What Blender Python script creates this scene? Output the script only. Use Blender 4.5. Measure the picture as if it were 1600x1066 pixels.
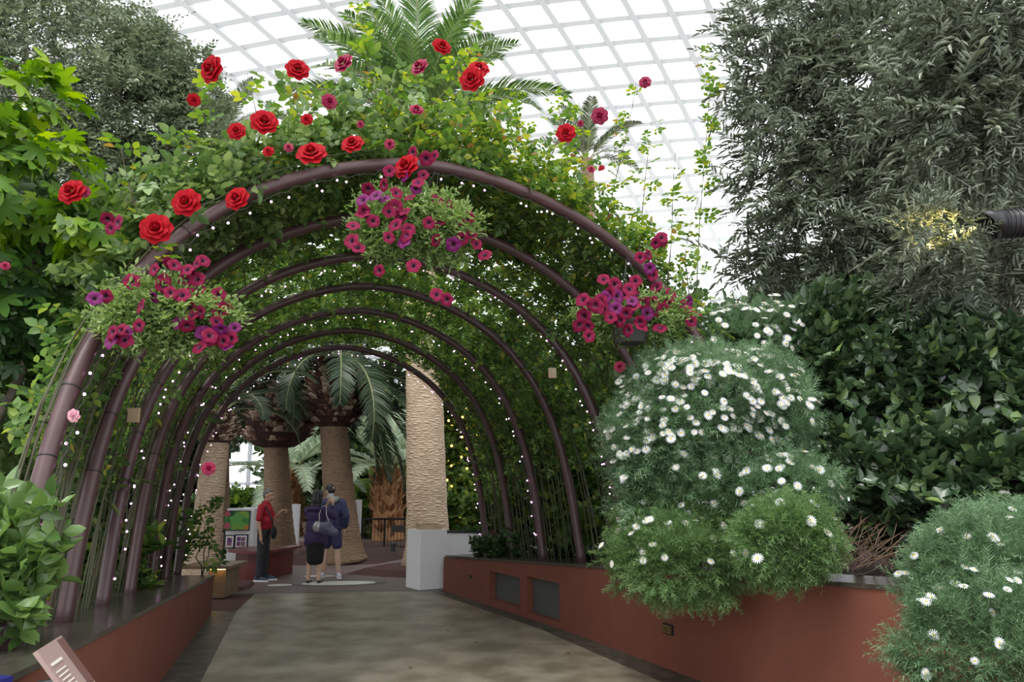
import bpy, bmesh, math, random
import numpy as np
from mathutils import Vector, Matrix
for o in list(bpy.data.objects): bpy.data.objects.remove(o)
S = bpy.context.scene; COL = S.collection
random.seed(7); RN = np.random.default_rng(11)
PI = math.pi; R = math.radians
# ---------------------------------------------------------------- camera, sky, exposure
H0 = 1.87; F = 1150.0; PT = math.atan(217/1150)
cd = bpy.data.cameras.new('camera'); cam = bpy.data.objects.new('camera', cd); COL.objects.link(cam)
cd.sensor_width = 36; cd.lens = 36*F/1600; cd.clip_end = 500
cam.location = (0, 0, H0); cam.rotation_euler = (PI/2+PT, 0, 0); S.camera = cam
W = bpy.data.worlds.new('overcast_sky'); S.world = W; W.use_nodes = True
nt = W.node_tree; bg = nt.nodes['Background']
tc = nt.nodes.new('ShaderNodeTexCoord'); nz = nt.nodes.new('ShaderNodeTexNoise'); nz.inputs['Scale'].default_value = 1.6
rp = nt.nodes.new('ShaderNodeValToRGB'); rp.color_ramp.elements[0].color = (.86, .91, 1, 1); rp.color_ramp.elements[1].color = (1, 1, 1, 1)
nt.links.new(tc.outputs['Generated'], nz.inputs['Vector']); nt.links.new(nz.outputs['Fac'], rp.inputs['Fac'])
nt.links.new(rp.outputs['Color'], bg.inputs['Color']); bg.inputs['Strength'].default_value = 2.25
sd = bpy.data.lights.new('hazy_sun', 'SUN'); sd.energy = 2.6; sd.angle = R(28); sd.color = (1, .97, .9)
so = bpy.data.objects.new('hazy_sun', sd); COL.objects.link(so); so.rotation_euler = Vector((-.22, -.42, .88)).to_track_quat('Z', 'Y').to_euler()
S.view_settings.view_transform = 'Standard'; S.view_settings.look = 'None'
S.view_settings.exposure = 0.0; S.view_settings.gamma = 1; S.view_settings.use_curve_mapping = False
# ---------------------------------------------------------------- pixel helpers (a ray of the photograph met with a real surface)
def ray(px, py):
    c, s = math.cos(PT), math.sin(PT); up = (533-py)/F
    return np.array([(px-800)/F, c-up*s, s+up*c])
def G(px, py, z=0.0):
    d = ray(px, py); return d*((z-H0)/d[2])+np.array([0, 0, H0])
def P(px, py, Y):
    d = ray(px, py); return d*(Y/d[1])+np.array([0, 0, H0])
# ---------------------------------------------------------------- materials
def newmat(name):
    m = bpy.data.materials.new(name); m.use_nodes = True
    return m, m.node_tree, m.node_tree.nodes['Principled BSDF']
def mat(name, c, rough=.6, metal=0, c2=None, scale=8, bump=0, bscale=40, spec=.5, emit=None, es=1, detail=6, stretch=None):
    m, t, b = newmat(name)
    b.inputs['Base Color'].default_value = (*c, 1); b.inputs['Roughness'].default_value = rough
    b.inputs['Metallic'].default_value = metal; b.inputs['Specular IOR Level'].default_value = spec
    co = t.nodes.new('ShaderNodeTexCoord'); out = co.outputs['Object']
    if stretch:
        mp = t.nodes.new('ShaderNodeMapping'); mp.inputs['Scale'].default_value = stretch
        t.links.new(out, mp.inputs['Vector']); out = mp.outputs['Vector']
    if c2:
        n = t.nodes.new('ShaderNodeTexNoise'); n.inputs['Scale'].default_value = scale; n.inputs['Detail'].default_value = detail
        r = t.nodes.new('ShaderNodeValToRGB'); r.color_ramp.elements[0].position = .35; r.color_ramp.elements[1].position = .65
        r.color_ramp.elements[0].color = (*c, 1); r.color_ramp.elements[1].color = (*c2, 1)
        t.links.new(out, n.inputs['Vector']); t.links.new(n.outputs['Fac'], r.inputs['Fac']); t.links.new(r.outputs['Color'], b.inputs['Base Color'])
    if bump:
        n = t.nodes.new('ShaderNodeTexNoise'); n.inputs['Scale'].default_value = bscale; n.inputs['Detail'].default_value = 5
        bp = t.nodes.new('ShaderNodeBump'); bp.inputs['Strength'].default_value = bump; bp.inputs['Distance'].default_value = .02
        t.links.new(out, n.inputs['Vector']); t.links.new(n.outputs['Fac'], bp.inputs['Height']); t.links.new(bp.outputs['Normal'], b.inputs['Normal'])
    if emit:
        b.inputs['Emission Color'].default_value = (*emit, 1); b.inputs['Emission Strength'].default_value = es
    return m
def leafmat(name, cols, trans=.35, rough=.45, spec=.4):
    """leaf whose colour varies from leaf to leaf"""
    m, t, b = newmat(name); L = t.links
    g = t.nodes.new('ShaderNodeNewGeometry'); r = t.nodes.new('ShaderNodeValToRGB')
    e = r.color_ramp.elements; n = len(cols)
    while len(e) < n: e.new(.5)
    for i, (p, c) in enumerate(cols): e[i].position = p; e[i].color = (*c, 1)
    L.new(g.outputs['Random Per Island'], r.inputs['Fac']); L.new(r.outputs['Color'], b.inputs['Base Color'])
    b.inputs['Roughness'].default_value = rough; b.inputs['Specular IOR Level'].default_value = spec
    tr = t.nodes.new('ShaderNodeBsdfTranslucent'); mx = t.nodes.new('ShaderNodeMixShader'); mx.inputs[0].default_value = trans
    hs = t.nodes.new('ShaderNodeHueSaturation'); hs.inputs['Value'].default_value = 1.5; hs.inputs['Saturation'].default_value = 1.15; hs.inputs['Hue'].default_value = .485
    L.new(r.outputs['Color'], hs.inputs['Color']); L.new(hs.outputs['Color'], tr.inputs['Color'])
    L.new(b.outputs[0], mx.inputs[1]); L.new(tr.outputs[0], mx.inputs[2]); L.new(mx.outputs[0], t.nodes['Material Output'].inputs['Surface'])
    return m
M = {}
M['concrete'] = mat('polished_concrete', (.15, .128, .09), .4, c2=(.31, .275, .21), scale=2.2, bump=.35, bscale=9, detail=10)
M['dark_stone'] = mat('dark_stone_edging', (.04, .036, .03), .45, c2=(.10, .092, .075), scale=7, bump=.2, bscale=30)
M['plaza'] = mat('pebble_paving', (.12, .085, .08), .6, c2=(.2, .15, .145), scale=30, bump=.3, bscale=60)
M['white_paving'] = mat('white_paving', (.62, .62, .56), .5, c2=(.7, .7, .65), scale=14)
M['grey_paving'] = mat('grey_paving', (.09, .085, .085), .5)
M['soil'] = mat('bark_mulch', (.055, .028, .022), .9, c2=(.12, .05, .045), scale=35, bump=1, bscale=60)
M['terracotta'] = mat('terracotta_render', (.15, .045, .026), .75, c2=(.17, .052, .03), scale=3, bump=.15, bscale=140)
M['ledge'] = mat('dark_granite_ledge', (.045, .038, .032), .22, c2=(.07, .06, .05), scale=18)
M['louver'] = mat('vent_mesh', (.07, .07, .065), .6)
M['brass'] = mat('brass', (.55, .35, .16), .3, .9)
M['arch'] = mat('maroon_painted_steel', (.066, .033, .034), .4, c2=(.08, .04, .041), scale=5, bump=.05, bscale=60)
M['black'] = mat('black_plastic', (.012, .012, .013), .4)
M['wire'] = mat('dark_wire', (.03, .025, .025), .5)
M['bulb'] = mat('fairy_bulb', (1, .8, 1), .3, emit=(1, .55, .95), es=4)
M['bulbw'] = mat('warm_bulb', (1, .7, .2), .3, emit=(1, .62, .12), es=5)
M['white'] = mat('white_paint', (.88, .88, .90), .5)
M['beam'] = mat('white_steel_beam', (.62, .64, .62), .5)
M['wood'] = mat('box_wood', (.45, .32, .2), .55, c2=(.55, .42, .28), scale=6, stretch=(1, 12, 1))
M['bench'] = mat('bench_timber', (.15, .10, .06), .4, c2=(.20, .135, .08), scale=5, stretch=(1, 8, 1))
M['red_wood'] = mat('cherry_veneer', (.085, .010, .008), .35, c2=(.12, .014, .010), scale=5, stretch=(8, 8, 1))
M['red_top'] = mat('cherry_top', (.13, .03, .028), .3)
M['trunk_pale'] = None
M['stem'] = mat('rose_stem', (.08, .06, .04), .8, c2=(.06, .08, .035), scale=3)
M['bark'] = mat('grey_bark', (.09, .075, .055), .85, c2=(.16, .14, .11), scale=10, bump=.8, bscale=25, stretch=(1, 1, .3))
M['fibre'] = mat('palm_fibre', (.33, .15, .06), .9, c2=(.45, .25, .12), scale=12, bump=1, bscale=30, stretch=(3, 3, .6))
M['rachis'] = mat('frond_rib', (.28, .30, .14), .5)
M['glass'] = None
g_, t_, b_ = newmat('roof_glass'); M['glass'] = g_
tr = t_.nodes.new('ShaderNodeBsdfTransparent'); tr.inputs[0].default_value = (.97, .985, .98, 1)
gl = t_.nodes.new('ShaderNodeBsdfGlossy'); gl.inputs['Roughness'].default_value = .08; mx = t_.nodes.new('ShaderNodeMixShader'); mx.inputs[0].default_value = .07
t_.links.new(tr.outputs[0], mx.inputs[1]); t_.links.new(gl.outputs[0], mx.inputs[2]); t_.links.new(mx.outputs[0], t_.nodes['Material Output'].inputs['Surface'])
def trunkmat(name, c, c2, cd_):
    m, t, b = newmat(name); L = t.links; N = t.nodes.new
    co = N('ShaderNodeTexCoord'); mp = N('ShaderNodeMapping'); mp.inputs['Scale'].default_value = (5, 5, 22)
    vo = N('ShaderNodeTexVoronoi'); vo.inputs['Scale'].default_value = 1.0; vo.feature = 'DISTANCE_TO_EDGE'
    n = N('ShaderNodeTexNoise'); n.inputs['Scale'].default_value = 3
    r = N('ShaderNodeValToRGB'); r.color_ramp.elements[0].color = (*cd_, 1); r.color_ramp.elements[1].color = (*c, 1); r.color_ramp.elements[1].position = .14
    r2 = N('ShaderNodeMix'); r2.data_type = 'RGBA'; r2.inputs[7].default_value = (*c2, 1)
    bp = N('ShaderNodeBump'); bp.inputs['Strength'].default_value = .9; bp.inputs['Distance'].default_value = .04
    L.new(co.outputs['Object'], mp.inputs['Vector']); L.new(mp.outputs[0], vo.inputs['Vector']); L.new(co.outputs['Object'], n.inputs['Vector'])
    L.new(vo.outputs['Distance'], r.inputs['Fac']); L.new(r.outputs[0], r2.inputs[6]); L.new(n.outputs['Fac'], r2.inputs[0])
    L.new(r2.outputs[2], b.inputs['Base Color']); L.new(vo.outputs['Distance'], bp.inputs['Height']); L.new(bp.outputs[0], b.inputs['Normal'])
    b.inputs['Roughness'].default_value = .9
    return m
M['trunk_pale'] = trunkmat('pale_palm_bark', (.52, .37, .25), (.66, .52, .38), (.20, .12, .07))
M['trunk'] = trunkmat('brown_palm_bark', (.26, .165, .10), (.36, .25, .16), (.07, .04, .025))
M['boss'] = mat('cut_frond_base', (.035, .015, .012), .8, c2=(.06, .03, .02), scale=6, bump=1, bscale=20)
M['stub'] = leafmat('frond_stub', [(0, (.05, .02, .015)), (.45, (.13, .06, .04)), (.7, (.38, .26, .18)), (1, (.60, .48, .36))], 0, .8)
L_ = leafmat
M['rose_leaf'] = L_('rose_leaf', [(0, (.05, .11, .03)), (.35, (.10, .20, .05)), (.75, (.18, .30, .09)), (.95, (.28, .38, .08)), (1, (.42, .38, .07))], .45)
M['rose_bright'] = L_('yellow_green_rose_leaf', [(0, (.06, .13, .025)), (.45, (.12, .225, .045)), (.8, (.22, .32, .05)), (.95, (.38, .42, .07)), (1, (.30, .15, .06))], .42)  # yellower leaf greens with a few reddish leaves
M['rose_dull'] = L_('mid_green_rose_leaf', [(0, (.055, .11, .03)), (.5, (.13, .215, .065)), (1, (.27, .36, .14))], .3, .4, .45)  # plain mid to pale leaf greens
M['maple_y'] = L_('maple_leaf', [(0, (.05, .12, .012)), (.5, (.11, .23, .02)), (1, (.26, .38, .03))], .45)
M['maple_shade'] = L_('maple_leaf_shade_tone', [(0, (.018, .05, .014)), (.6, (.04, .10, .02)), (1, (.08, .18, .03))], .3)  # darker copy of the maple leaf, shade of the lower crown put into its colour
M['vine_grey'] = L_('grey_green_leaf', [(0, (.06, .085, .045)), (.5, (.13, .17, .095)), (1, (.26, .30, .18))], .2)
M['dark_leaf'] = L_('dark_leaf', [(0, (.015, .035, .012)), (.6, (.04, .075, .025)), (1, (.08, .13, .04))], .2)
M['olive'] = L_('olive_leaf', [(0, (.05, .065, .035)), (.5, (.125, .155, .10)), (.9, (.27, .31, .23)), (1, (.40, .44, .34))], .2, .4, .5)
M['broad'] = L_('glossy_broad_leaf', [(0, (.02, .042, .018)), (.55, (.05, .095, .04)), (.9, (.105, .165, .07)), (1, (.17, .26, .07))], .15, .28, .7)
M['broad_l'] = L_('fresh_broad_leaf', [(0, (.06, .12, .03)), (1, (.16, .27, .075))], .25, .3, .6)
M['daisy_leaf'] = L_('daisy_leaf', [(0, (.065, .135, .06)), (.5, (.125, .22, .11)), (1, (.24, .35, .19))], .25)
M['daisy_leaf2'] = L_('daisy_leaf_green', [(0, (.055, .12, .04)), (.5, (.125, .225, .08)), (1, (.24, .36, .14))], .3)
M['pet_leaf'] = L_('petunia_leaf', [(0, (.10, .18, .045)), (.5, (.20, .31, .09)), (1, (.36, .46, .20))], .35)
M['hedge'] = L_('hedge_leaf', [(0, (.03, .075, .02)), (.6, (.09, .17, .04)), (.92, (.2, .3, .06)), (1, (.34, .40, .08))], .35)
M['boot'] = L_('fibrous_boot', [(0, (.16, .07, .03)), (.6, (.38, .19, .08)), (1, (.55, .36, .20))], 0, .9)
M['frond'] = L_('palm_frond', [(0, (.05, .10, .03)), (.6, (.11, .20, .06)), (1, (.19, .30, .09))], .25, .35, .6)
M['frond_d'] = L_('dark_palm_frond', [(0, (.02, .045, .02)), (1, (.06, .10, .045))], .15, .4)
M['frond_p'] = L_('pale_palm_frond', [(0, (.22, .30, .20)), (1, (.42, .50, .36))], .3, .5)
M['fallen'] = L_('fallen_leaf', [(0, (.20, .06, .03)), (1, (.35, .2, .06))], .1)
M['petal_w'] = mat('white_petal', (.86, .87, .88), .5, spec=.2)
M['yellow'] = mat('yellow_floret', (.75, .5, .04), .7)
M['rose_red'] = mat('red_petal', (.34, .003, .009), .6, c2=(.26, .002, .007), scale=30, spec=.1)
M['rose_dark'] = mat('crimson_petal', (.20, .004, .03), .45, c2=(.28, .006, .05), scale=30, spec=.3)
M['rose_pink'] = mat('pink_petal', (.7, .35, .4), .5)
M['pet1'] = mat('magenta_petal', (.19, .002, .036), .8, c2=(.12, .001, .022), scale=40, spec=.25)
M['pet2'] = mat('purple_petal', (.12, .002, .075), .6, spec=.25)
M['throat'] = mat('dark_throat', (.04, .0, .02), .6)
# ---------------------------------------------------------------- object helpers
def tag(o, label=None, cat=None, group=None, kind=None):
    if label: o['label'] = label
    if cat: o['category'] = cat
    if group: o['group'] = group
    if kind: o['kind'] = kind
    return o
def link(o, parent=None):
    COL.objects.link(o)
    if parent is not None: o.parent = parent
    return o
def empty(name, loc, label, cat, group=None, rz=0):
    o = bpy.data.objects.new(name, None); o.empty_display_size = .1; COL.objects.link(o); o.location = Vector(loc); o.rotation_euler[2] = rz
    return tag(o, label, cat, group)
def npmesh(name, V, Fc, m, parent=None, smooth=False, mi=None, world=True):
    """V (n,3) in world coordinates, Fc (k,s) faces of one size (or a list of such arrays)"""
    me = bpy.data.meshes.new(name); V = np.asarray(V, dtype=np.float64).reshape(-1, 3)
    if parent is not None and world:
        MW = Matrix.Translation(parent.location) @ parent.rotation_euler.to_matrix().to_4x4()
        if parent.parent is not None: MW = Matrix.Translation(parent.parent.location) @ parent.parent.rotation_euler.to_matrix().to_4x4() @ MW
        I = np.array(MW.inverted()); V = V @ I[:3, :3].T + I[:3, 3]
    if not isinstance(Fc, list): Fc = [Fc]
    elif isinstance(Fc[0], tuple): Fc = [np.array(Fc)]
    Fc = [np.asarray(f, dtype=np.int32) for f in Fc if len(f)]
    loops = np.concatenate([f.ravel() for f in Fc]); sizes = np.concatenate([np.full(len(f), f.shape[1], dtype=np.int32) for f in Fc])
    me.vertices.add(len(V)); me.vertices.foreach_set('co', V.astype(np.float32).ravel())
    me.loops.add(len(loops)); me.loops.foreach_set('vertex_index', loops)
    me.polygons.add(len(sizes)); me.polygons.foreach_set('loop_start', np.concatenate([[0], np.cumsum(sizes)[:-1]]).astype(np.int32)); me.polygons.foreach_set('loop_total', sizes)
    if mi is not None: me.polygons.foreach_set('material_index', np.asarray(mi, dtype=np.int32))
    if smooth: me.polygons.foreach_set('use_smooth', np.ones(len(sizes), dtype=bool))
    me.update(calc_edges=True); me.validate()
    for x in (m if isinstance(m, (list, tuple)) else [m]): me.materials.append(x)
    o = bpy.data.objects.new(name, me); return link(o, parent)
class MB:
    """collects solids; build() links them as one mesh object"""
    def __init__(s): s.V = []; s.F = []; s.n = 0; s.mi = []; s.cm = 0
    def add(s, V, Fs):
        V = np.asarray(V, float); s.V.append(V)
        for f in Fs: s.F.append([i+s.n for i in f]); s.mi.append(s.cm)
        s.n += len(V); return s
    def box(s, c, d, rz=0, rx=0):
        x, y, z = [v/2 for v in d]; V = np.array([[i, j, k] for k in (-z, z) for j in (-y, y) for i in (-x, x)])
        mt = np.array(Matrix.Rotation(rz, 3, 'Z') @ Matrix.Rotation(rx, 3, 'X')); V = V@mt.T+np.asarray(c)
        return s.add(V, [(0, 2, 3, 1), (4, 5, 7, 6), (0, 1, 5, 4), (2, 6, 7, 3), (0, 4, 6, 2), (1, 3, 7, 5)])
    def prism(s, pts, z0, z1):
        """polygon (list of x,y) from z0 to z1; z may be a number or a list per point"""
        n = len(pts); z0 = [z0]*n if np.isscalar(z0) else z0; z1 = [z1]*n if np.isscalar(z1) else z1
        V = [(p[0], p[1], z) for p, z in zip(pts, z0)]+[(p[0], p[1], z) for p, z in zip(pts, z1)]
        return s.add(V, [tuple(range(n))[::-1], tuple(range(n, 2*n))]+[(i, (i+1) % n, n+(i+1) % n, n+i) for i in range(n)])
    def tube(s, pts, r, k=8, caps=True):
        pts = np.asarray(pts, float); n = len(pts); rr = np.full(n, r, float) if np.isscalar(r) else np.asarray(r, float)
        T = np.gradient(pts, axis=0); T /= np.linalg.norm(T, axis=1)[:, None]+1e-12
        u = np.cross(T[0], [0.31, .2, .93]); u /= np.linalg.norm(u); V = []
        for i in range(n):
            u = u-T[i]*(u@T[i]); u /= np.linalg.norm(u)+1e-12; v = np.cross(T[i], u)
            a = np.arange(k)*2*PI/k; V.append(pts[i]+rr[i]*(np.cos(a)[:, None]*u+np.sin(a)[:, None]*v))
        Fs = [(i*k+j, i*k+(j+1) % k, (i+1)*k+(j+1) % k, (i+1)*k+j) for i in range(n-1) for j in range(k)]
        if caps: Fs += [tuple(range(k))[::-1], tuple((n-1)*k+j for j in range(k))]
        return s.add(np.concatenate(V), Fs)
    def lathe(s, prof, c=(0, 0, 0), k=24, caps=True):
        """prof: list of (r, z)"""
        V = [(c[0]+r*math.cos(2*PI*j/k), c[1]+r*math.sin(2*PI*j/k), c[2]+z) for r, z in prof for j in range(k)]; n = len(prof)
        Fs = [(i*k+j, i*k+(j+1) % k, (i+1)*k+(j+1) % k, (i+1)*k+j) for i in range(n-1) for j in range(k)]
        if caps: Fs += [tuple(range(k))[::-1], tuple((n-1)*k+j for j in range(k))]
        return s.add(V, Fs)
    def sph(s, c, r, k=12, q=8, mt=None):
        r = (r, r, r) if np.isscalar(r) else r
        V = []
        for i in range(1, q):
            for j in range(k): a = PI*i/q; b = 2*PI*j/k; V.append((math.sin(a)*math.cos(b)*r[0], math.sin(a)*math.sin(b)*r[1], math.cos(a)*r[2]))
        V += [(0, 0, r[2]), (0, 0, -r[2])]; V = np.array(V)
        if mt is not None: V = V@np.array(mt).T
        n = (q-1)*k
        Fs = [(i*k+j, (i+1)*k+j, (i+1)*k+(j+1) % k, i*k+(j+1) % k) for i in range(q-2) for j in range(k)]
        Fs += [(n, j, (j+1) % k) for j in range(k)]+[(n+1, (q-2)*k+(j+1) % k, (q-2)*k+j) for j in range(k)]
        return s.add(V+np.asarray(c, float), Fs)
    def build(s, name, m, parent=None, smooth=False, world=True):
        V = np.concatenate(s.V)
        if parent is not None and world:
            MW = Matrix.Translation(parent.location) @ parent.rotation_euler.to_matrix().to_4x4()
            if parent.parent is not None: MW = Matrix.Translation(parent.parent.location) @ parent.parent.rotation_euler.to_matrix().to_4x4() @ MW
            I = np.array(MW.inverted()); V = V @ I[:3, :3].T + I[:3, 3]
        me = bpy.data.meshes.new(name); me.from_pydata(V.tolist(), [], s.F)
        me.polygons.foreach_set('material_index', s.mi)
        if smooth: me.polygons.foreach_set('use_smooth', [len(f) == 4 or len(f) == 3 for f in s.F])
        me.update()
        for x in (m if isinstance(m, (list, tuple)) else [m]): me.materials.append(x)
        return link(bpy.data.objects.new(name, me), parent)
def unit(v): return v/(np.linalg.norm(v, axis=-1, keepdims=True)+1e-9)
def cloud(name, tpl, pos, yd, nd, sc, m, parent=None, kind=None):
    """copies of a leaf or sprig outline: pos/yd/nd (N,3), sc (N,) -> one mesh"""
    V, Fc = tpl; V = np.asarray(V, float); Fc = np.asarray(Fc); N = len(pos)
    y = unit(np.asarray(yd, float)); x = unit(np.cross(y, nd)); z = np.cross(x, y)
    sc = np.broadcast_to(np.asarray(sc, float), (N,))
    W_ = (V[None, :, 0, None]*x[:, None]+V[None, :, 1, None]*y[:, None]+V[None, :, 2, None]*z[:, None])*sc[:, None, None]+np.asarray(pos)[:, None]
    FF = (Fc[None]+np.arange(N)[:, None, None]*len(V)).reshape(-1, Fc.shape[1])
    o = npmesh(name, W_.reshape(-1, 3), FF, m, parent)
    if kind: o['kind'] = kind
    return o
# leaf and sprig outlines (quads)
def leaf(L=1, w=.5, fold=.12, droop=.1, base=(0, 0, 0), rot=0, tilt=0):
    V = np.array([[0, 0, 0], [w*.5, L*.32, fold*L], [w*.42, L*.66, fold*L-droop*L*.5], [0, L, -droop*L], [-w*.42, L*.66, fold*L-droop*L*.5], [-w*.5, L*.32, fold*L]])
    mt = np.array(Matrix.Rotation(rot, 3, 'Z') @ Matrix.Rotation(tilt, 3, 'X')); return V@mt.T+np.array(base), np.array([[0, 1, 2, 3], [0, 3, 4, 5]])
def join(*ts):
    V = []; Fs = []; n = 0
    for v, f in ts: V.append(v); Fs.append(f+n); n += len(v)
    return np.concatenate(V), np.concatenate(Fs)
def needle(L, w, base, rot, tilt):
    V = np.array([[-w/2, 0, 0], [w/2, 0, 0], [w*.35, L*.7, 0], [0, L, 0]]); mt = np.array(Matrix.Rotation(rot, 3, 'Z') @ Matrix.Rotation(tilt, 3, 'X'))
    return V@mt.T+np.array(base), np.array([[0, 1, 2, 3]])
rr_ = random.Random(3)
T_LEAF = leaf(1, .6)
T_ROSE = join(leaf(.5, .32, base=(0, .62, 0)), leaf(.42, .28, base=(0, .5, 0), rot=-1.1), leaf(.42, .28, base=(0, .5, 0), rot=1.1), leaf(.36, .24, base=(0, .2, 0), rot=-1.2), leaf(.36, .24, base=(0, .2, 0), rot=1.2))
def sprig(n, L, ll, lw, spread=.9, tip=True, jit=.25, up=.3):
    ts = []
    for i in range(n):
        t = (i+.5)/n; s_ = 1 if i % 2 else -1; k = ll*(1.1-.5*t)*(1+rr_.uniform(-jit, jit))
        ts.append(leaf(k, lw*k/ll, base=(0, t*L, 0), rot=-s_*(spread+rr_.uniform(-.2, .2)), tilt=rr_.uniform(-.3, up+.3)))
    if tip: ts.append(leaf(ll*.8, lw*.8, base=(0, L, 0)))
    st = (np.array([[-.006, 0, 0], [.006, 0, 0], [.004, L, 0], [-.004, L, 0]]), np.array([[0, 1, 2, 3]])); ts.append(st)
    return join(*ts)
T_OLIVE = sprig(17, 1, .30, .055, .75)
T_BROAD = join(*[leaf(.62*(1-.06*i), .36, .1, .15, base=(0, .12*i, 0), rot=i*2.4, tilt=.25+.1*i) for i in range(5)], *[leaf(.5, .28, .1, .1, base=(0, .7, 0), rot=i*2.1+.5, tilt=.6) for i in range(3)])
T_VINE = sprig(9, 1, .26, .12, .95)
T_FEATH = join(*[needle(.34*(1.15-.6*t), .030, (0, t*.85, 0), s_*(.75), .5*math.sin(i*2.1)) for i, t in enumerate(np.linspace(.05, 1, 9)) for s_ in (-1, 1)], needle(1, .02, (0, 0, 0), 0, 0))
T_PET = join(*[leaf(.34, .12, base=(0, .1*i, 0), rot=i*2.4, tilt=.5) for i in range(9)])
def maple():
    pts = []
    for k in range(7):
        a = (k-3)*.78; r = [.55, .78, .95, 1.05, .95, .78, .55][k]
        for da, q in ((-.30, .66), (-.17, .84), (0, 1), (.17, .84), (.30, .66)): pts.append((math.sin(a+da)*r*q*.6, math.cos(a+da)*r*q*.6+.35, -.16*(q*r)**2+.05*abs(da)*8*.1))
        if k < 6: a2 = a+.39; pts.append((math.sin(a2)*.30, math.cos(a2)*.30+.35, .02))
    V = np.array([(0, .35, .03)]+pts); n = len(pts)
    Fs = [(0, i+1, i+2, (i+3)) for i in range(0, n-2, 2)]
    return V, np.array(Fs)
T_MAPLE = maple()
# blobs of foliage
def blob(n, c, rad, shell=.72, lump=.22, seed=None, front=None):
    rn = np.random.default_rng(seed if seed is not None else int(abs(c[0]*131+c[1]*17+c[2]*7)*100) % 99999)
    k = rn.normal(size=(3, 3))*2.2; ph = rn.uniform(0, 6, 3)
    d = unit(rn.normal(size=(n, 3)))
    if front is not None:                       # thin out the side nobody could see
        keep = d@np.asarray(front, float) > -.45; d = d[keep]
    
    lm = 1+lump*(np.sin(d@k[0]*1.7+ph[0])+np.sin(d@k[1]*2.6+ph[1])+.7*np.sin(d@k[2]*4.1+ph[2]))/2.4
    r = (shell+(1-shell)*rn.random(len(d))**.7)*lm
    return np.asarray(c)+d*np.asarray(rad)*r[:, None], d, rn
def E(px, py, Y, rx, ry, rd=None):
    s_ = Y/F; return P(px, py, Y), (rx*s_, rd if rd else max(rx, ry)*s_*.9, ry*s_*1.02)
CAMV = np.array([0, -1., 0])
def foliage(name, parent, m, tpl, blobs, sc, up=.3, droop=0., jit=.7, face=.6, shell=.6, lump=.25, seed=5, front=True, svar=.35):
    """blobs: (n, centre, radii)"""
    Ps = []; Ys = []; Ns = []; Ss = []
    for i, (n, c, rad) in enumerate(blobs):
        p, d, rn = blob(n, c, rad, shell, lump, seed*100+i, CAMV+np.array([-.2*np.sign(c[0]), 0, .4 if c[2] < 3 else -.3]) if front else None)
        y = unit(d*(1-abs(droop))+np.array([0, 0, up-droop])+rn.normal(size=d.shape)*jit)
        nn = unit(np.array([0, 0, 1.])+d*face+rn.normal(size=d.shape)*.35)
        Ps.append(p); Ys.append(y); Ns.append(nn); Ss.append(sc*(1+rn.uniform(-svar, svar, len(p))))
    return cloud(name, tpl, np.concatenate(Ps), np.concatenate(Ys), np.concatenate(Ns), np.concatenate(Ss), m, parent)
def branches(name, parent, m, root, ends, r=.04, k=6, wig=.08, seed=1):
    b = MB(); rn = np.random.default_rng(seed); root = np.asarray(root, float)
    for e in ends:
        e = np.asarray(e, float); t = np.linspace(0, 1, 9)[:, None]; L = np.linalg.norm(e-root)
        p = root*(1-t)+e*t; p[1:-1] += rn.normal(size=(7, 3))*wig*L*.25; p[:, 2] += (t[:, 0]*(1-t[:, 0]))*L*.15
        b.tube(p, r*(1-.8*t[:, 0]), k)
    return b.build(name, m, parent, smooth=True)
# ---------------------------------------------------------------- the setting: ground, walls, roof
def slab(name, pts, z1, m, th=.05, kind='structure'):
    return tag(MB().prism([(p[0], p[1]) for p in pts], z1-th, z1).build(name, m), kind=kind)
slab('floor', [(-36, -3), (36, -3), (46, 62), (-46, 62)], -.02, M['soil'])
# planter front lines (x, y) with the height of their sloping tops
Lf = [(-2.0, 2.3), (-2.45, 4.2), (-3.31, 7.4), (-4.26, 10.96)]; Lz = [1.07, .955, .758, .539]
Rf = [(-1.13, 13.08), (.61, 9.91), (1.70, 7.58), (3.13, 4.51), (3.55, 3.4)]; Rz = [.598, .81, .985, 1.20, 1.28]
slab('path', [(-1.0, 1.2), (-2.15, 4.2), (-2.93, 7.4), (-3.99, 11.2), (-4.3, 12.9), (-1.2, 13.3), (-1.3, 13.08), (.38, 9.85), (1.36, 7.51), (2.9, 4.2), (4, 1.2)], .0, M['concrete'])
slab('path_edging', [(-1.9, 2.2), (-2.15, 4.2), (-2.93, 7.4), (-3.99, 11.2), (-4.35, 11.2), (-3.35, 7.4), (-2.5, 4.2), (-2.3, 2.2)], .004, M['dark_stone'])
slab('path_edging', [(-1.13, 13.1), (-1.38, 13.1), (.38, 9.85), (1.36, 7.51), (2.9, 4.2), (3.8, 2.2), (4.1, 2.2), (3.16, 4.51), (1.73, 7.58), (.63, 9.92)], .004, M['dark_stone'])
slab('plaza', [(-8, 12.3), (-4.3, 12.9), (-1.2, 13.25), (6, 13.6), (6, 26), (-14, 26)], -.004, M['plaza'])
slab('plaza_edging', [(-4.33, 12.86), (-1.2, 13.21), (-1.2, 13.29), (-4.33, 12.95)], .003, M['grey_paving'])
def ell(name, c, a, b_, z, m, rz=0, n=40):
    return slab(name, [(c[0]+a*math.cos(t)*math.cos(rz)-b_*math.sin(t)*math.sin(rz), c[1]+a*math.cos(t)*math.sin(rz)+b_*math.sin(t)*math.cos(rz)) for t in np.linspace(0, 2*PI, n, endpoint=False)], z, m, .012)
c_ = G(530, 911); ell('paving_ring', c_, .86, .38, .004, M['grey_paving'], .12); ell('paving_oval', G(530, 912), .66, .24, .012, M['white_paving'], .14)
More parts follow.
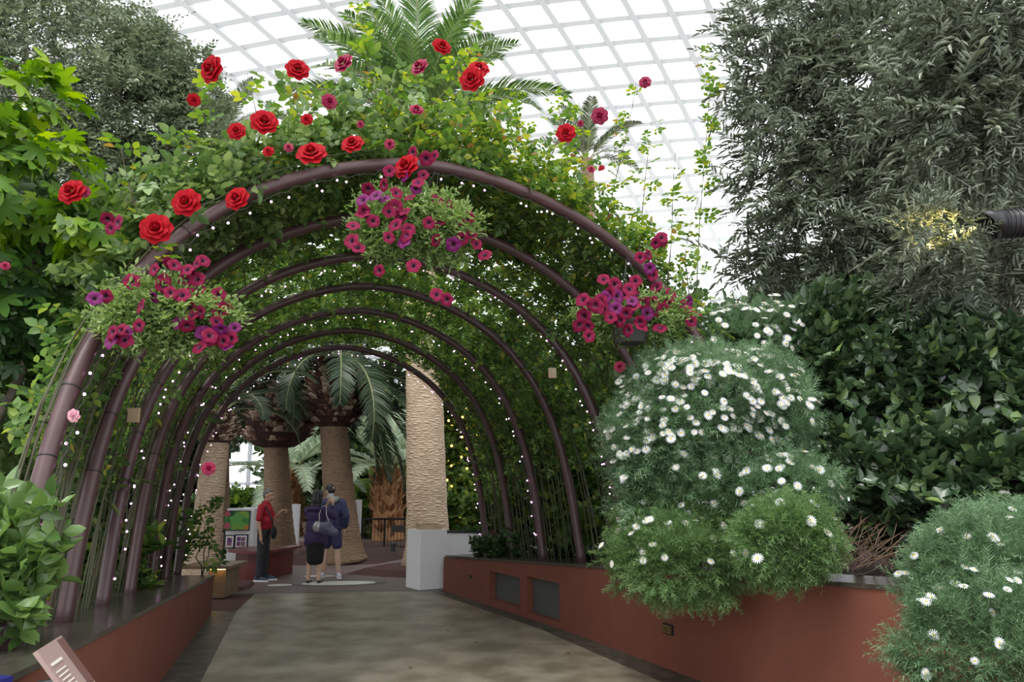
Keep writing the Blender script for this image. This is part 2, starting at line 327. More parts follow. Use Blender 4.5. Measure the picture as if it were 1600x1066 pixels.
ell('paving_oval', G(437, 915), .22, .09, .012, M['white_paving'], .1); ell('paving_oval', G(500, 901), .3, .09, .012, M['white_paving'], .1)
# raised beds of bark round the palms
def bed(pts, z):
    b = MB(); n = len(pts); c = np.mean(pts, axis=0); inner = [(c[0]+(p[0]-c[0])*.75, c[1]+(p[1]-c[1])*.75) for p in pts]
    V = [(p[0], p[1], -.02) for p in pts]+[(p[0], p[1], z) for p in inner]; b.add(V, [(i, (i+1) % n, n+(i+1) % n, n+i) for i in range(n)]+[tuple(range(n, 2*n))])
    return tag(b.build('bark_bed', M['soil'], smooth=False), kind='structure')
bed([G(430, 884)[:2], G(520, 884)[:2], G(590, 882)[:2], G(640, 872)[:2], G(640, 862)[:2], (-2.5, 23), (-9, 23), G(420, 874)[:2]], .12)
bed([G(535, 897)[:2], G(600, 902)[:2], G(660, 904)[:2], (0.3, 15.2), (0.2, 17.3), G(645, 882)[:2], G(585, 887)[:2]], .1)
bed([G(352, 930)[:2], G(392, 920)[:2], G(400, 912)[:2], G(352, 905)[:2]], .05)
def fz(y, f, z): ys = [p[1] for p in f]; o = np.argsort(ys); return float(np.interp(y, np.array(ys)[o], np.array(z)[o]))
def planter(side, line, zs, w, bedw):
    """terracotta front wall, sloping dark ledge and the soil behind it"""
    b = MB(); l = MB(); so_ = MB(); line = [np.array(p) for p in line]; n = len(line)
    nrm = []
    for i in range(n):
        d = line[min(i+1, n-1)]-line[max(i-1, 0)]; d = d/np.linalg.norm(d); q = np.array([-d[1], d[0]]); nrm.append(q if q[0]*side > 0 else -q)
    for i in range(n-1):
        p0, p1 = line[i], line[i+1]; q0, q1 = p0+nrm[i]*.16, p1+nrm[i+1]*.16; e0, e1 = p0+nrm[i]*w, p1+nrm[i+1]*w; h0, h1 = p0+nrm[i]*bedw, p1+nrm[i+1]*bedw
        a0, a1 = p0-nrm[i]*.012, p1-nrm[i+1]*.012
        b.prism([p0, p1, q1, q0], 0, [zs[i]-.035, zs[i+1]-.035, zs[i+1]-.035, zs[i]-.035])
        l.prism([a0, a1, e1, e0], [zs[i]-.035, zs[i+1]-.035, zs[i+1]-.035, zs[i]-.035], [zs[i], zs[i+1], zs[i+1], zs[i]])
        so_.prism([q0, q1, h1, h0], -.05, [zs[i]-.06, zs[i+1]-.06, zs[i+1]-.02, zs[i]-.02])
    nm = 'left' if side < 0 else 'right'
    return b, l, so_, nrm
b, l, so_, nL = planter(-1, Lf, Lz, .78, 6)
b.prism([Lf[3], (Lf[3][0]-.78, Lf[3][1]+.25), (Lf[3][0]-.8, Lf[3][1]+.1), (Lf[3][0]-.02, Lf[3][1]-.12)], 0, .5)
tag(b.build('wall_left', M['terracotta']), kind='structure'); tag(l.build('trim_1', M['ledge']), kind='structure'); tag(so_.build('planting_soil', M['soil']), kind='structure')
# right wall with two recessed vents
b, l, so_, nR = planter(1, Rf, Rz, .62, 8)
b = MB(); p0, p1 = np.array(Rf[0]), np.array(Rf[1]); dR = (p1-p0)/np.linalg.norm(p1-p0); LR = np.linalg.norm(p1-p0); nn = np.array([-dR[1], dR[0]]); nn = nn if nn[0] > 0 else -nn
def onR(px, py): # point of the wall face seen at a pixel: distance along the wall, height
    d = ray(px, py); A_ = np.array([[d[0], -dR[0]], [d[1], -dR[1]]]); k, s_ = np.linalg.solve(A_, p0); return s_, H0+k*d[2]
ven = []
for (xa, xb, ta, tb, ba, bb) in ((765, 812, 895, 900, 936, 950), (823, 877, 903, 910, 958, 972)):
    s0, z0 = onR(xa, ta); s1, z1 = onR(xb, tb); _, z2 = onR(xa, ba); _, z3 = onR(xb, bb); ven.append((s0, s1, (z2+z3)/2, (z0+z1)/2))
def zt(s_): return float(np.interp(s_, [0, LR, LR+2.57], Rz[:3]))-.035
def segR(s0, s1, z0, z1, t0=0, t1=.16):
    a, c = p0+dR*s0, p0+dR*s1; a0, a1, c0, c1 = a+nn*t0, a+nn*t1, c+nn*t0, c+nn*t1
    z0 = z0 if not callable(z0) else [z0(s0), z0(s1), z0(s1), z0(s0)]; z1 = z1 if not callable(z1) else [z1(s0), z1(s1), z1(s1), z1(s0)]
    return [a0, c0, c1, a1], z0, z1
cuts = [0, ven[0][0], ven[0][1], ven[1][0], ven[1][1], LR]
for i in range(5):
    if i in (1, 3):
        v = ven[0 if i == 1 else 1]; b.prism(*segR(cuts[i], cuts[i+1], 0, v[2])); b.prism(*segR(cuts[i], cuts[i+1], v[3], zt))
    else: b.prism(*segR(cuts[i], cuts[i+1], 0, zt))
for i in range(1, len(Rf)-1):
    q0, q1 = np.array(Rf[i]), np.array(Rf[i+1]); b.prism([q0, q1, q1+nR[i+1]*.16, q0+nR[i]*.16], 0, [Rz[i]-.035, Rz[i+1]-.035, Rz[i+1]-.035, Rz[i]-.035])
b.prism([p0, p0+nn*.16, p0+nn*.9, p0+nn*.9-dR*.1, p0-dR*.1], 0, Rz[0]-.035)
tag(b.build('wall_right', M['terracotta']), kind='structure'); tag(l.build('trim_2', M['ledge']), kind='structure'); tag(so_.build('planting_soil', M['soil']), kind='structure')
for i, v in enumerate(ven):
    m_ = MB().prism(*segR(v[0], v[1], v[2], v[3], .10, .13))
    o = tag(m_.build('vent_panel', M['louver']), ['dark grey recessed vent panel in the terracotta wall, smaller one nearer the white plinth', 'dark grey recessed vent panel in the terracotta wall, larger one nearer the daisies'][i], 'vent', 'vents in the right planter wall')
for (px, py, w_, h_, lab) in ((735, 901, .10, .05, 'small dim brass wall light near the white plinth'), (1045, 983, .16, .10, 'brass louvred step light low on the wall under the daisy cushion')):
    s_, z_ = onR(px, py); c2 = p0+dR*s_ if s_ < LR else None
    if c2 is None:
        d = ray(px, py); e0, e1 = np.array(Rf[1]), np.array(Rf[2]); dd = (e1-e0)/np.linalg.norm(e1-e0); k, s2 = np.linalg.solve(np.array([[d[0], -dd[0]], [d[1], -dd[1]]]), e0); c2 = e0+dd*s2; z_ = H0+k*d[2]; ang = math.atan2(dd[1], dd[0])
    else: ang = math.atan2(dR[1], dR[0])
    nx = np.array([-math.sin(ang), math.cos(ang)]); nx = nx if nx[0] < 0 else -nx
    e = empty('wall_light', (c2[0], c2[1], z_-h_/2), lab, 'light')
    MB().box((c2[0]+nx[0]*.008, c2[1]+nx[1]*.008, z_), (w_, .02, h_), ang).build('frame', M['black'], e)
    f_ = MB()
    for j in range(4): f_.box((c2[0]+nx[0]*.022, c2[1]+nx[1]*.022, z_+h_*(j-1.5)/5), (w_*.85, .012, h_*.10), ang)
    f_.build('louvre', M['brass'], e)
# glass roof: white beams in a skewed grid on a vault that comes down to the ground
def az(a): return np.array([math.sin(R(a)), math.cos(R(a))])
A33, T78, N12 = az(33), az(-85), az(12)
def roofpt(s_, b_, dz=0):
    p = A33*s_+T78*b_; t = p@N12; x = min(abs(t)/95, .9999); z = 42*math.sqrt(1-x*x)-.0018*max(b_, 0)**2; n = np.array([N12[0]*t/9025, N12[1]*t/9025, z/1764]); n /= np.linalg.norm(n)
    return np.array([p[0], p[1], z])-n*dz
ts = [8.0]
while ts[-1] < 94:
    x = ts[-1]/95; sl = (42/95)*x/math.sqrt(1-x*x); ts.append(ts[-1]+2.2/math.sqrt(1+sl*sl))
cs = math.cos(R(21))
def beam(b, pts, w_, h_):
    Vs = []
    for i in range(len(pts)):
        a, c = pts[max(i-1, 0)], pts[min(i+1, len(pts)-1)]; T = unit(c-a); n = pts[i].copy(); n[2] *= 5.1; n = unit(n); sd_ = unit(np.cross(T, n)); n = np.cross(sd_, T)
        Vs += [pts[i]+sd_*w_/2, pts[i]-sd_*w_/2, pts[i]-sd_*w_/2-n*h_, pts[i]+sd_*w_/2-n*h_]
    b.add(np.array(Vs), [(4*i+j, 4*i+(j+1) % 4, 4*i+4+(j+1) % 4, 4*i+4+j) for i in range(len(pts)-1) for j in range(4)])
b = MB()
for t in ts: beam(b, [roofpt(t/cs, x) for x in np.arange(-75, 76, 7.5)], .44, .5)
for x in np.arange(-75, 76, 2.75): beam(b, [roofpt(t/cs, x) for t in ts[::2]+[94.9]], .40, .6)
tag(b.build('ceiling', M['beam']), kind='structure')
gr = [[roofpt(t/cs, x) for x in np.arange(-75, 76, 10)] for t in ts+[94.9]]; nx_ = len(gr[0])
tag(npmesh('ceiling_glass', np.array(gr).reshape(-1, 3), [(i*nx_+j, i*nx_+j+1, (i+1)*nx_+j+1, (i+1)*nx_+j) for i in range(len(gr)-1) for j in range(nx_-1)], M['glass']), kind='structure')
b = MB(); gy = 44.0
for i in range(15): x = -26+i*2.1; b.box((x, gy, 4.5), (.16 if i % 3 else .3, .3, 9))
for j in range(8): b.box((-11, gy, .4+1.25*j), (31, .26, .14))
M['mullion'] = mat('grey_mullion', (.42, .45, .47), .5); tag(b.build('window_1', M['mullion']), kind='structure')
tag(npmesh('window_1_glass', [(-26, gy, 0), (4, gy, 0), (4, gy, 9), (-26, gy, 9)], np.array([[0, 1, 2, 3]]), M['glass']), kind='structure')
# ---------------------------------------------------------------- pergola of seven arches
AP = dict(head=-.3285, slope=.0673, u0=5.1009, sp=1.2345, vc=1.3905, zL=-.5998, b=3.812, p=1.1603, q=.5847, yaw=.0138, lean=.364, dw=-.0164, zR=.1565)
def arch_pt(k, th, off=0.0):
    """k: arch number (may be a fraction), th: 0 left foot .. pi right foot, off: metres outwards"""
    k = np.asarray(k, float); th = np.asarray(th, float); a = 2.56*(1+AP['dw']*(k-4)); bb = AP['b']
    def vz(th):
        c, s_ = np.cos(th), np.clip(np.sin(th), 0, 1); return -a*np.sign(c)*np.abs(c)**AP['p'], bb*s_**AP['q']
    v, z = vz(th); v1, z1 = vz(np.clip(th+.02, 0, PI)); v0, z0 = vz(np.clip(th-.02, 0, PI)); tx, tz = v1-v0, z1-z0; ln = np.hypot(tx, tz)+1e-9
    zfix = 0
    u = AP['u0']+(k-1)*AP['sp']; base = AP['zL']-AP['slope']*u+AP['zR']*(v+a)/(2*a)
    v = v-tz/ln*off; z = z+tx/ln*off
    U = u+v*math.sin(AP['yaw'])+z*AP['lean']; V_ = AP['vc']+v*math.cos(AP['yaw']); h = AP['head']
    w = np.clip((th-PI/2)/(PI/2), 0, 1); w = w*w*(3-2*w); f_ = 1+w*np.interp(k, [0, 1, 2, 3, 4, 5, 8], [.26, .20, .10, .05, .025, 0, 0])   # the planter widens towards the camera
    return np.stack([(U*math.sin(h)+V_*math.cos(h))*f_, (U*math.cos(h)-V_*math.sin(h))*f_, H0+(base+z)*f_], -1)
def dense_th(n=90):
    t = np.linspace(0, 1, n); return np.where(t < .5, PI/2*(2*t)**1.7, PI-PI/2*(2*(1-t))**1.7)
def plane_pt(px, py, k=1, off=0.0):
    a, c, t = arch_pt(k, .0), arch_pt(k, PI), arch_pt(k, PI/2); n = np.cross(c-a, t-a); n /= np.linalg.norm(n)
    if n[1] > 0: n = -n
    d = ray(px, py); o = np.array([0, 0, H0]); q = ((a+n*off)-o)@n/(d@n); return o+d*q
ORD = ['nearest', 'second', 'third', 'middle', 'fifth', 'sixth', 'farthest']
ath = dense_th(90)
for k in range(1, 8):
    lab = {1: 'maroon steel tube arch nearest the camera, petunia baskets hanging on it', 2: 'maroon steel tube arch, unlit, second from the camera', 3: 'maroon steel tube arch third from the camera, strung with lights', 4: 'maroon steel tube arch in the middle, fourth of the seven',
           5: 'maroon steel tube arch fifth from the camera, strung with lights', 6: 'unlit maroon steel tube arch just before the last one', 7: 'maroon steel tube arch farthest away, framing the palm trunks'}[k]
    e = empty('garden_arch', arch_pt(k, 0), lab, 'arch', 'pergola arches over the path')
    pts = arch_pt(k, ath); pts = np.concatenate([[pts[0]+[0, 0, -.02]], pts[1:-1], [pts[-1]+[0, 0, -.02]]])
    MB().tube(pts, .058, 16).build('tube', M['arch'], e, smooth=True)
    for t in ([.12, .22, .36, .66, 2.6, 2.95] if k < 4 else [.2, .5]):
        q = arch_pt(k, np.array([t-.004, t+.004])); d_ = unit(q[1]-q[0])*.008; MB().tube([q[0]-d_*.2, q[0]+d_], .061, 16).build('cable_tie', M['black'], e, smooth=True)
    for s_ in (0, -1):
        f_ = pts[s_]; MB().lathe([(.09, 0), (.09, .012), (.065, .014)], (f_[0], f_[1], f_[2]+.005), 16).build('foot_plate', M['arch'], e)
# fairy lights on every other arch
bulb_me = MB().sph((0, 0, 0), .0105, 8, 6).build('bulb', M['bulb']).data; bpy.data.objects.remove(bpy.data.objects['bulb'])
for k, n in ((1, 62), (3, 66), (5, 66), (7, 60)):
    e = empty('fairy_light_string', arch_pt(k, .06, -.07), 'string of tiny pinkish white lights wound along the %s arch' % {1: 'nearest', 3: 'third', 5: 'fifth', 7: 'farthest'}[k], 'string lights', 'fairy lights on the arches')
    rn = np.random.default_rng(k); th = dense_th(900)[25:-25]; wob = .062+.045*np.abs(np.sin(np.arange(len(th))*.21+k)); p_ = arch_pt(k, th, -wob)
    MB().tube(p_[::6], .0035, 4).build('cable', M['wire'], e)
    u_ = arch_pt(k-.5, PI/2)-arch_pt(k, PI/2); u_ = unit(u_)
    dl = np.concatenate([[0], np.cumsum(np.linalg.norm(np.diff(p_, axis=0), axis=1))]); tgt = np.linspace(.1, dl[-1]-.1, n)+rn.normal(size=n)*.11
    for s_ in tgt:
        i = int(np.clip(np.searchsorted(dl, s_), 1, len(p_)-1)); o = bpy.data.objects.new('bulb', bulb_me); link(o, e)
        o.location = Vector(p_[i]+u_*rn.uniform(-.06, .06)-[0, 0, .015+.06*rn.random()])-e.location
# long wires and canes tying the arches together
for j, th in enumerate([.16, .34, .58, .85, 1.15, 1.45, 1.75, 2.05, 2.35, 2.62, 2.84, 3.0]):
    pts = np.array([arch_pt(k, th, .065) for k in np.linspace(.95, 7.05, 25)])
    o = MB().tube(pts, .006, 5).build('trellis_wire', M['wire']); tag(o, 'thin dark wire tying all the arches together, ' + ['lowest on the left legs', 'second lowest on the left legs', 'third up on the left legs', 'at the left shoulder of the arches', 'just above the left shoulder', 'left of the crown', 'right of the crown', 'just above the right shoulder', 'at the right shoulder of the arches', 'third up on the right legs', 'second lowest on the right legs', 'lowest on the right legs'][j], 'wire', 'trellis wires over the arches')
# ---------------------------------------------------------------- climbing roses on the pergola
def along(n, k0, k1, t0, t1, o0, o1, rn, pw=1.):
    k = rn.uniform(k0, k1, n); th = rn.uniform(t0, t1, n); off = o0+(o1-o0)*rn.random(n)**pw
    p = arch_pt(k, th, off); d = unit(arch_pt(k, th, off+.05)-p); return p, d
def rosecloud(name, parent, m, p, d, sc, rn, hang=.1, jit=.8):
    y = unit(d*.6+rn.normal(size=d.shape)*jit+[0, 0, -hang]); nn = unit(d*.8+np.array([0, -.15, .7])+rn.normal(size=d.shape)*.4)
    return cloud(name, T_ROSE, p, y, nn, sc*(1+rn.uniform(-.3, .35, len(p))), m, parent)
def canes(name, parent, k0, k1, sides, n, rn, tmax=1.2):
    b = MB()
    for _ in range(n):
        s_ = sides[rn.integers(len(sides))]; k = rn.uniform(k0, k1); t1 = rn.uniform(.5, tmax); tt = np.linspace(0, 1, 10)**1.5*t1; kk = k+np.cumsum(rn.normal(size=10)*.03)
        off = .05+.1*rn.random()+.04*np.sin(np.linspace(0, PI, 10))*rn.normal(); tt = tt if s_ < 0 else PI-tt
        b.tube(arch_pt(kk, tt, off), np.linspace(.008, .003, 10), 5)
    return tag(b.build(name, M['stem'], parent, smooth=True), kind='stuff')
for k in range(1, 7):
    rn = np.random.default_rng(40+k)
    e = empty('climbing_rose', arch_pt(k+.5, .03), 'climbing rose canopy of leaves and canes between the %s and %s arches' % (ORD[k-1], ORD[k]), 'climbing rose', 'climbing roses over the pergola')
    n = 1500
    p, d = along(n, k, k+1, .75, 2.45, .05, .42, rn, 1.3); p2, d2 = along(480, k, k+1, .12, .8, .07, .3, rn); p3, d3 = along(650, k, k+1, 2.4, 3.0, .0, .45, rn)
    rosecloud('foliage', e, M['rose_leaf'], np.concatenate([p, p2, p3]), np.concatenate([d, d2, d3]), .17, rn)
    canes('cane', e, k, k+1, (-1, 1), 32, rn)
# the front rose: the thick flowering mass over and outside the nearest arch
rn = np.random.default_rng(77)
fr = empty('climbing_rose', arch_pt(1, .05, .1), 'big red flowering climbing rose spilling over the top of the nearest arch', 'climbing rose', 'climbing roses over the pergola')
Ps, Ds = [], []
for (n, k0, k1, t0, t1, o0, o1, pw) in ((2300, .75, 2.6, .62, 2.2, .06, .58, 1.), (900, .75, 3, 1.1, 1.95, .3, 1.05, 1.4), (450, .8, 2.2, .4, .95, .06, .45, 1.), (900, .9, 2.6, 1.95, 2.6, .06, .55, 1.2)):
    p, d = along(n, k0, k1, t0, t1, o0, o1, rn, pw); Ps.append(p); Ds.append(d)
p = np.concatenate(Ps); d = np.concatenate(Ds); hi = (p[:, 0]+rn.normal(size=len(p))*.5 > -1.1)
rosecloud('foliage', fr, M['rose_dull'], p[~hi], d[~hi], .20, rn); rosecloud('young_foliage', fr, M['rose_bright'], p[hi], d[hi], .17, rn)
canes('cane', fr, 1.0, 2.4, (-1, 1), 26, rn, 1.5)
# upright shoots above the arch
b = MB(); SP, SD = [], []
SH = [((1092, 500), (1108, 80), 1.2), ((955, 340), (992, 118), 1.1), ((995, 420), (1018, 190), 1.), ((905, 300), (905, 150), 1.), ((860, 260), (872, 150), 1), ((640, 220), (530, 20), 1.2), ((600, 220), (558, 0), 1.4), ((740, 230), (742, 55), 1), ((700, 200), (720, 90), .9), ((470, 250), (462, 120), 1), ((330, 290), (330, 120), 1), ((545, 240), (500, 120), 1), ((420, 260), (385, 110), 1), ((1040, 430), (1058, 250), 1), ((1070, 470), (1090, 310), 1), ((800, 240), (815, 130), 1), ((240, 420), (190, 230), .8), ((300, 330), (270, 200), 1)]
for (a, c, off) in SH:
    q0, q1 = plane_pt(*a, 1, -.15), plane_pt(*c, 1, -.25*off); t = np.linspace(0, 1, 12)[:, None]; pp = q0*(1-t)+q1*t; pp += np.sin(t*PI*1.3+rn.random()*3)*rn.normal(size=3)*.05
    b.tube(pp, np.linspace(.007, .003, 12), 5)
    m_ = int(9*np.linalg.norm(q1-q0)); tt = rn.random(m_)[:, None]*.95+.05; SP.append(q0*(1-tt)+q1*tt+rn.normal(size=(m_, 3))*.02); dd = rn.normal(size=(m_, 3)); dd[:, 2] = abs(dd[:, 2])*.3; SD.append(unit(dd))
b.build('shoot', M['stem'], fr, smooth=True); SP = np.concatenate(SP); SD = np.concatenate(SD)
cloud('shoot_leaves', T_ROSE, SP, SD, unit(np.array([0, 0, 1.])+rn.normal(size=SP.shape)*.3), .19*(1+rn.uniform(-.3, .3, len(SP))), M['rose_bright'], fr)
# blooms
def rose_mesh(name, m):
    b = MB()
    for ring, (n, r0, tilt, w_) in enumerate(((3, .10, 1.25, .30), (4, .2, 1.0, .4), (5, .34, .72, .5), (6, .5, .42, .56), (7, .66, .12, .6))):
        for i in range(n):
            a = 2*PI*i/n+ring*.7; L = .16+.17*ring/2; ct, st = math.cos(tilt), math.sin(tilt); V = []
            for v in np.linspace(0, 1, 4):
                for u in np.linspace(-1, 1, 5):
                    ww = w_*math.sin(PI*(.25+.6*v))*.62; x = .05*ring+v*L*ct+.0; z = v*L*st+.10-.05*ring-.16*max(v-.6, 0)*(1 if ring > 1 else 0); y = u*ww; x2 = x-abs(u)**2*.10*(1-ring*.1); z += .03*math.sin(u*3+ring)
                    V.append((x2*math.cos(a)-y*math.sin(a), x2*math.sin(a)+y*math.cos(a), z))
            b.add(V, [(r*5+c, r*5+c+1, r*5+c+6, r*5+c+5) for r in range(3) for c in range(4)])
    b.sph((0, 0, .12), (.10, .10, .14), 8, 6)
    o = b.build(name, m, smooth=True); me = o.data; bpy.data.objects.remove(o); return me
RM = {'r': rose_mesh('rose_bloom', M['rose_red']), 'd': rose_mesh('rose_bloom', M['rose_dark']), 'p': rose_mesh('rose_bloom', M['rose_pink'])}
def aim(o, d, spin=0, sc=1):
    q = Vector(d).to_track_quat('Z', 'Y') @ Matrix.Rotation(spin, 3, 'Z').to_quaternion(); o.rotation_euler = q.to_euler(); o.scale = (sc, sc, sc)
BL = [(328, 107, 30, 'r'), (465, 107, 26, 'r'), (535, 97, 24, 'd'), (654, 103, 22, 'd'), (691, 71, 22, 'r'), (748, 106, 25, 'r'), (737, 122, 30, 'r'), (413, 189, 30, 'r'), (369, 204, 20, 'r'), (303, 156, 14, 'r'), (550, 223, 26, 'r'), (486, 237, 34, 'r'), (515, 158, 18, 'd'), (479, 186, 14, 'r'), (651, 170, 17, 'd'),
      (633, 258, 32, 'r'), (290, 315, 32, 'r'), (369, 309, 28, 'r'), (243, 356, 34, 'r'), (110, 298, 28, 'r'), (131, 299, 13, 'd'), (884, 207, 23, 'r'), (937, 181, 20, 'd'), (907, 193, 8, 'd'), (1008, 128, 14, 'd'), (326, 732, 15, 'd'), (419, 236, 13, 'r'), (451, 230, 11, 'd'), (563, 194, 9, 'd'), (609, 225, 13, 'd'), (968, 573, 14, 'd'), (924, 264, 10, 'd'), (114, 650, 14, 'p'), (940, 262, 8, 'r'), (8, 415, 9, 'd')]
for (px, py, dm, c) in BL:
    q = plane_pt(px, py, 1 if py < 500 else 1.3, .42 if px < 900 else .25); o = link(bpy.data.objects.new('rose_bloom', RM[c]), fr)
    o.location = Vector(q)-fr.location; dist = np.linalg.norm(q-[0, 0, H0]); aim(o, (rn.normal()*.35-q[0]*.06, -1, rn.uniform(-.35, .5)), rn.random()*6, dm/F*dist/1.02)
    if c == 'd': o['label'] = 'dark crimson bloom'
    if c == 'p': o['label'] = 'faded pink bloom'
# ---------------------------------------------------------------- hanging baskets of petunias
def petunia_mesh(m):
    b = MB(); n = 30; V = []
    for r, z in ((.05, -.75), (.12, -.28), (.34, -.08), (.66, .03), (1, -.06)):
        for i in range(n):
            a = 2*PI*i/n; q = r*(1-.14*abs(math.cos(2.5*a))**3*(r > .5)); V.append((q*math.cos(a), q*math.sin(a), z+.05*math.cos(5*a)*(r > .5)))
    b.V.append(np.array(V)); b.n = len(V)
    for i in range(4):
        for j in range(n): b.F.append((i*n+j, i*n+(j+1) % n, (i+1)*n+(j+1) % n, (i+1)*n+j)); b.mi.append(1 if i < 2 else 0)
    o = b.build('petunia_flower', [m, M['throat']], smooth=True); me = o.data; bpy.data.objects.remove(o); return me
PM = [petunia_mesh(M['pet1']), petunia_mesh(M['pet2'])]
def basket(px, py, k, off, rx, ry, flowers, lab, potxy, bl, nleaf=950):
    q = plane_pt(px, py, 1, off); dist = np.linalg.norm(q-[0, 0, H0]); s_ = dist/F; pt = plane_pt(*potxy, 1, off-(.22 if nleaf > 900 else 0))
    e = empty('hanging_basket', (pt[0], pt[1], pt[2]-.1), lab, 'hanging basket', 'petunia baskets on the nearest arch')
    MB().lathe([(.13, -.11), (.15, -.10), (.20, .08), (.215, .085), (.215, .105), (.18, .105), (.17, .06)], pt, 24).build('pot', M['louver'], e, smooth=True)
    b = MB(); top = arch_pt(1, bl)
    for a in range(3): b.tube([pt+[.2*math.cos(a*2.1), .2*math.sin(a*2.1), .1], top+[0, 0, .0]], .003, 4)
    b.build('hanger', M['wire'], e)
    bl_ = [(nleaf, q, (rx*s_, .32, ry*s_)), (nleaf//3, q+[rx*s_*.5, 0, -.05], (rx*s_*.5, .25, ry*s_*.7)), (nleaf//3, q+[-rx*s_*.5, 0, -.05], (rx*s_*.5, .25, ry*s_*.7))]
    foliage('foliage', e, M['pet_leaf'], T_PET, bl_, .13, up=.1, droop=.2, shell=.35, lump=.3, seed=int(px), front=False)
    r = random.Random(int(px))
    for (fx, fy) in flowers:
        p = plane_pt(fx, fy, 1, off+.30+r.uniform(-.02, .06)); o = link(bpy.data.objects.new('petunia_flower', PM[0] if r.random() < .84 else PM[1]), e)
        o.location = Vector(p)-e.location; aim(o, (r.gauss(0, .45)+.2*(fx-px)/rx, -1, r.gauss(.05, .45)), r.random()*6, r.uniform(9.3, 12)*s_)
F2 = [(644, 238), (666, 248), (608, 267), (631, 275), (653, 285), (599, 289), (575, 296), (586, 305), (566, 312), (620, 301), (640, 308), (650, 294), (600, 310), (684, 312), (701, 320), (566, 333), (552, 352), (583, 345), (569, 330), (608, 330), (614, 324), (632, 330), (626, 338), (617, 351), (638, 358), (634, 368), (670, 348), (685, 350), (715, 343), (730, 340), (608, 371), (631, 377), (559, 386), (549, 376), (682, 376), (708, 382), (723, 373), (745, 381), (736, 366), (757, 398), (592, 423), (646, 415), (683, 460), (698, 468), (618, 322), (661, 273), (677, 244)]
F1 = [(240, 421), (256, 438), (255, 446), (273, 414), (265, 412), (292, 421), (306, 413), (318, 407), (290, 438), (308, 436), (297, 428), (239, 464), (219, 478), (267, 457), (284, 461), (294, 458), (311, 454), (342, 460), (295, 480), (299, 492), (312, 488), (343, 485), (352, 481), (278, 503), (291, 505), (292, 510), (216, 509), (175, 519), (188, 515), (197, 521), (172, 532), (180, 525), (195, 531), (318, 520), (330, 529), (328, 524), (345, 515), (354, 538), (360, 529), (366, 512), (339, 502), (348, 533), (311, 542), (338, 519), (148, 466), (165, 463), (206, 440), (168, 343), (172, 357), (183, 348)]
F3 = [(943, 436), (961, 444), (993, 439), (910, 468), (930, 477), (938, 471), (951, 459), (966, 463), (984, 452), (976, 460), (996, 460), (912, 494), (906, 508), (918, 510), (921, 525), (925, 476), (934, 482), (944, 483), (962, 482), (954, 496), (988, 470), (990, 478), (985, 484), (975, 490), (968, 501), (978, 490), (1000, 503), (1002, 509), (981, 516), (1012, 490), (1019, 474), (1024, 486), (1038, 482), (1044, 476), (1049, 458), (1025, 448), (1015, 419), (1001, 402), (1025, 380), (1033, 371), (1037, 377), (1031, 512), (1069, 476), (1078, 470), (1088, 489), (1080, 502), (1020, 430), (946, 466), (1006, 474), (1014, 398), (1072, 482)]
basket(262, 492, 1, .12, 82, 50, F1, 'hanging basket of magenta petunias on the left shoulder of the nearest arch', (285, 512), .62)
basket(648, 352, 1, .12, 88, 56, F2, 'hanging basket of magenta petunias in the middle of the nearest arch', (640, 385), 1.62, 1100)
basket(990, 492, 1, .10, 80, 30, F3, 'hanging basket of crimson petunias in a grey pot on the right of the nearest arch', (985, 520), 2.42, 800)
# ---------------------------------------------------------------- trees and shrubs
def plant(name, base, lab, cat, group=None): return empty(name, base, lab, cat, group)
def EB(n, *a): c, r_ = E(*a); return (n, c, r_)
# left: bright maple, with its lower leaves coloured dark to stand for shade
e = plant('maple_tree', (-4.6, 6.2, .9), 'bright yellow green maple with lobed leaves at the left edge', 'tree')
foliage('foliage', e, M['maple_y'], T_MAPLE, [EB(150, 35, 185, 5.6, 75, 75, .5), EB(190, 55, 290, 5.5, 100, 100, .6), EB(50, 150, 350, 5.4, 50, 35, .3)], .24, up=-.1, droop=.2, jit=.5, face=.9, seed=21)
foliage('shade_toned_foliage', e, M['maple_shade'], T_MAPLE, [EB(260, 40, 430, 5.9, 110, 120, .6), EB(120, 0, 550, 6.0, 100, 120, .5)], .24, up=-.1, droop=.2, jit=.5, face=.9, seed=22)
branches('trunk', e, M['bark'], (-4.6, 6.2, .85), [P(30, 200, 5.8), P(90, 330, 5.7), P(0, 420, 6), P(40, 120, 6)], .06)
e = plant('creeper_clad_tree', (-8.5, 13, .5), 'tall grey green tree draped in small leaved creeper at top left', 'tree')
foliage('foliage', e, M['vine_grey'], T_VINE, [EB(2600, 95, 110, 12.5, 190, 150, 1.6), EB(1900, 200, 190, 12, 120, 110, 1.2), EB(1500, 160, 290, 11.8, 130, 90, 1), EB(900, 240, 110, 12.3, 60, 60, 1), EB(900, 30, 10, 12.5, 160, 90, 1.2), EB(500, 300, 230, 11.8, 55, 70, .8), EB(380, 295, 140, 12, 45, 55, .7)], .34, up=-.1, droop=.35, seed=23, shell=.5)
branches('trunk', e, M['bark'], (-8.5, 13, .4), [P(100, 100, 13), P(200, 180, 13), P(40, 20, 13.3)], .2)
e = plant('dark_evergreen', (-7.2, 9.5, .8), 'dark evergreen filling the shade left of the nearest arch', 'tree')
foliage('foliage', e, M['dark_leaf'], T_BROAD, [EB(600, 30, 560, 9, 140, 200, 1.2), EB(600, 60, 780, 8.6, 130, 150, 1.), EB(400, 150, 470, 10, 90, 160, 1), EB(400, -30, 350, 9, 100, 160, 1)], .34, seed=24, shell=.3)
branches('trunk', e, M['bark'], (-7.2, 9.5, .7), [P(30, 450, 9), P(90, 600, 9), P(0, 650, 9)], .1)
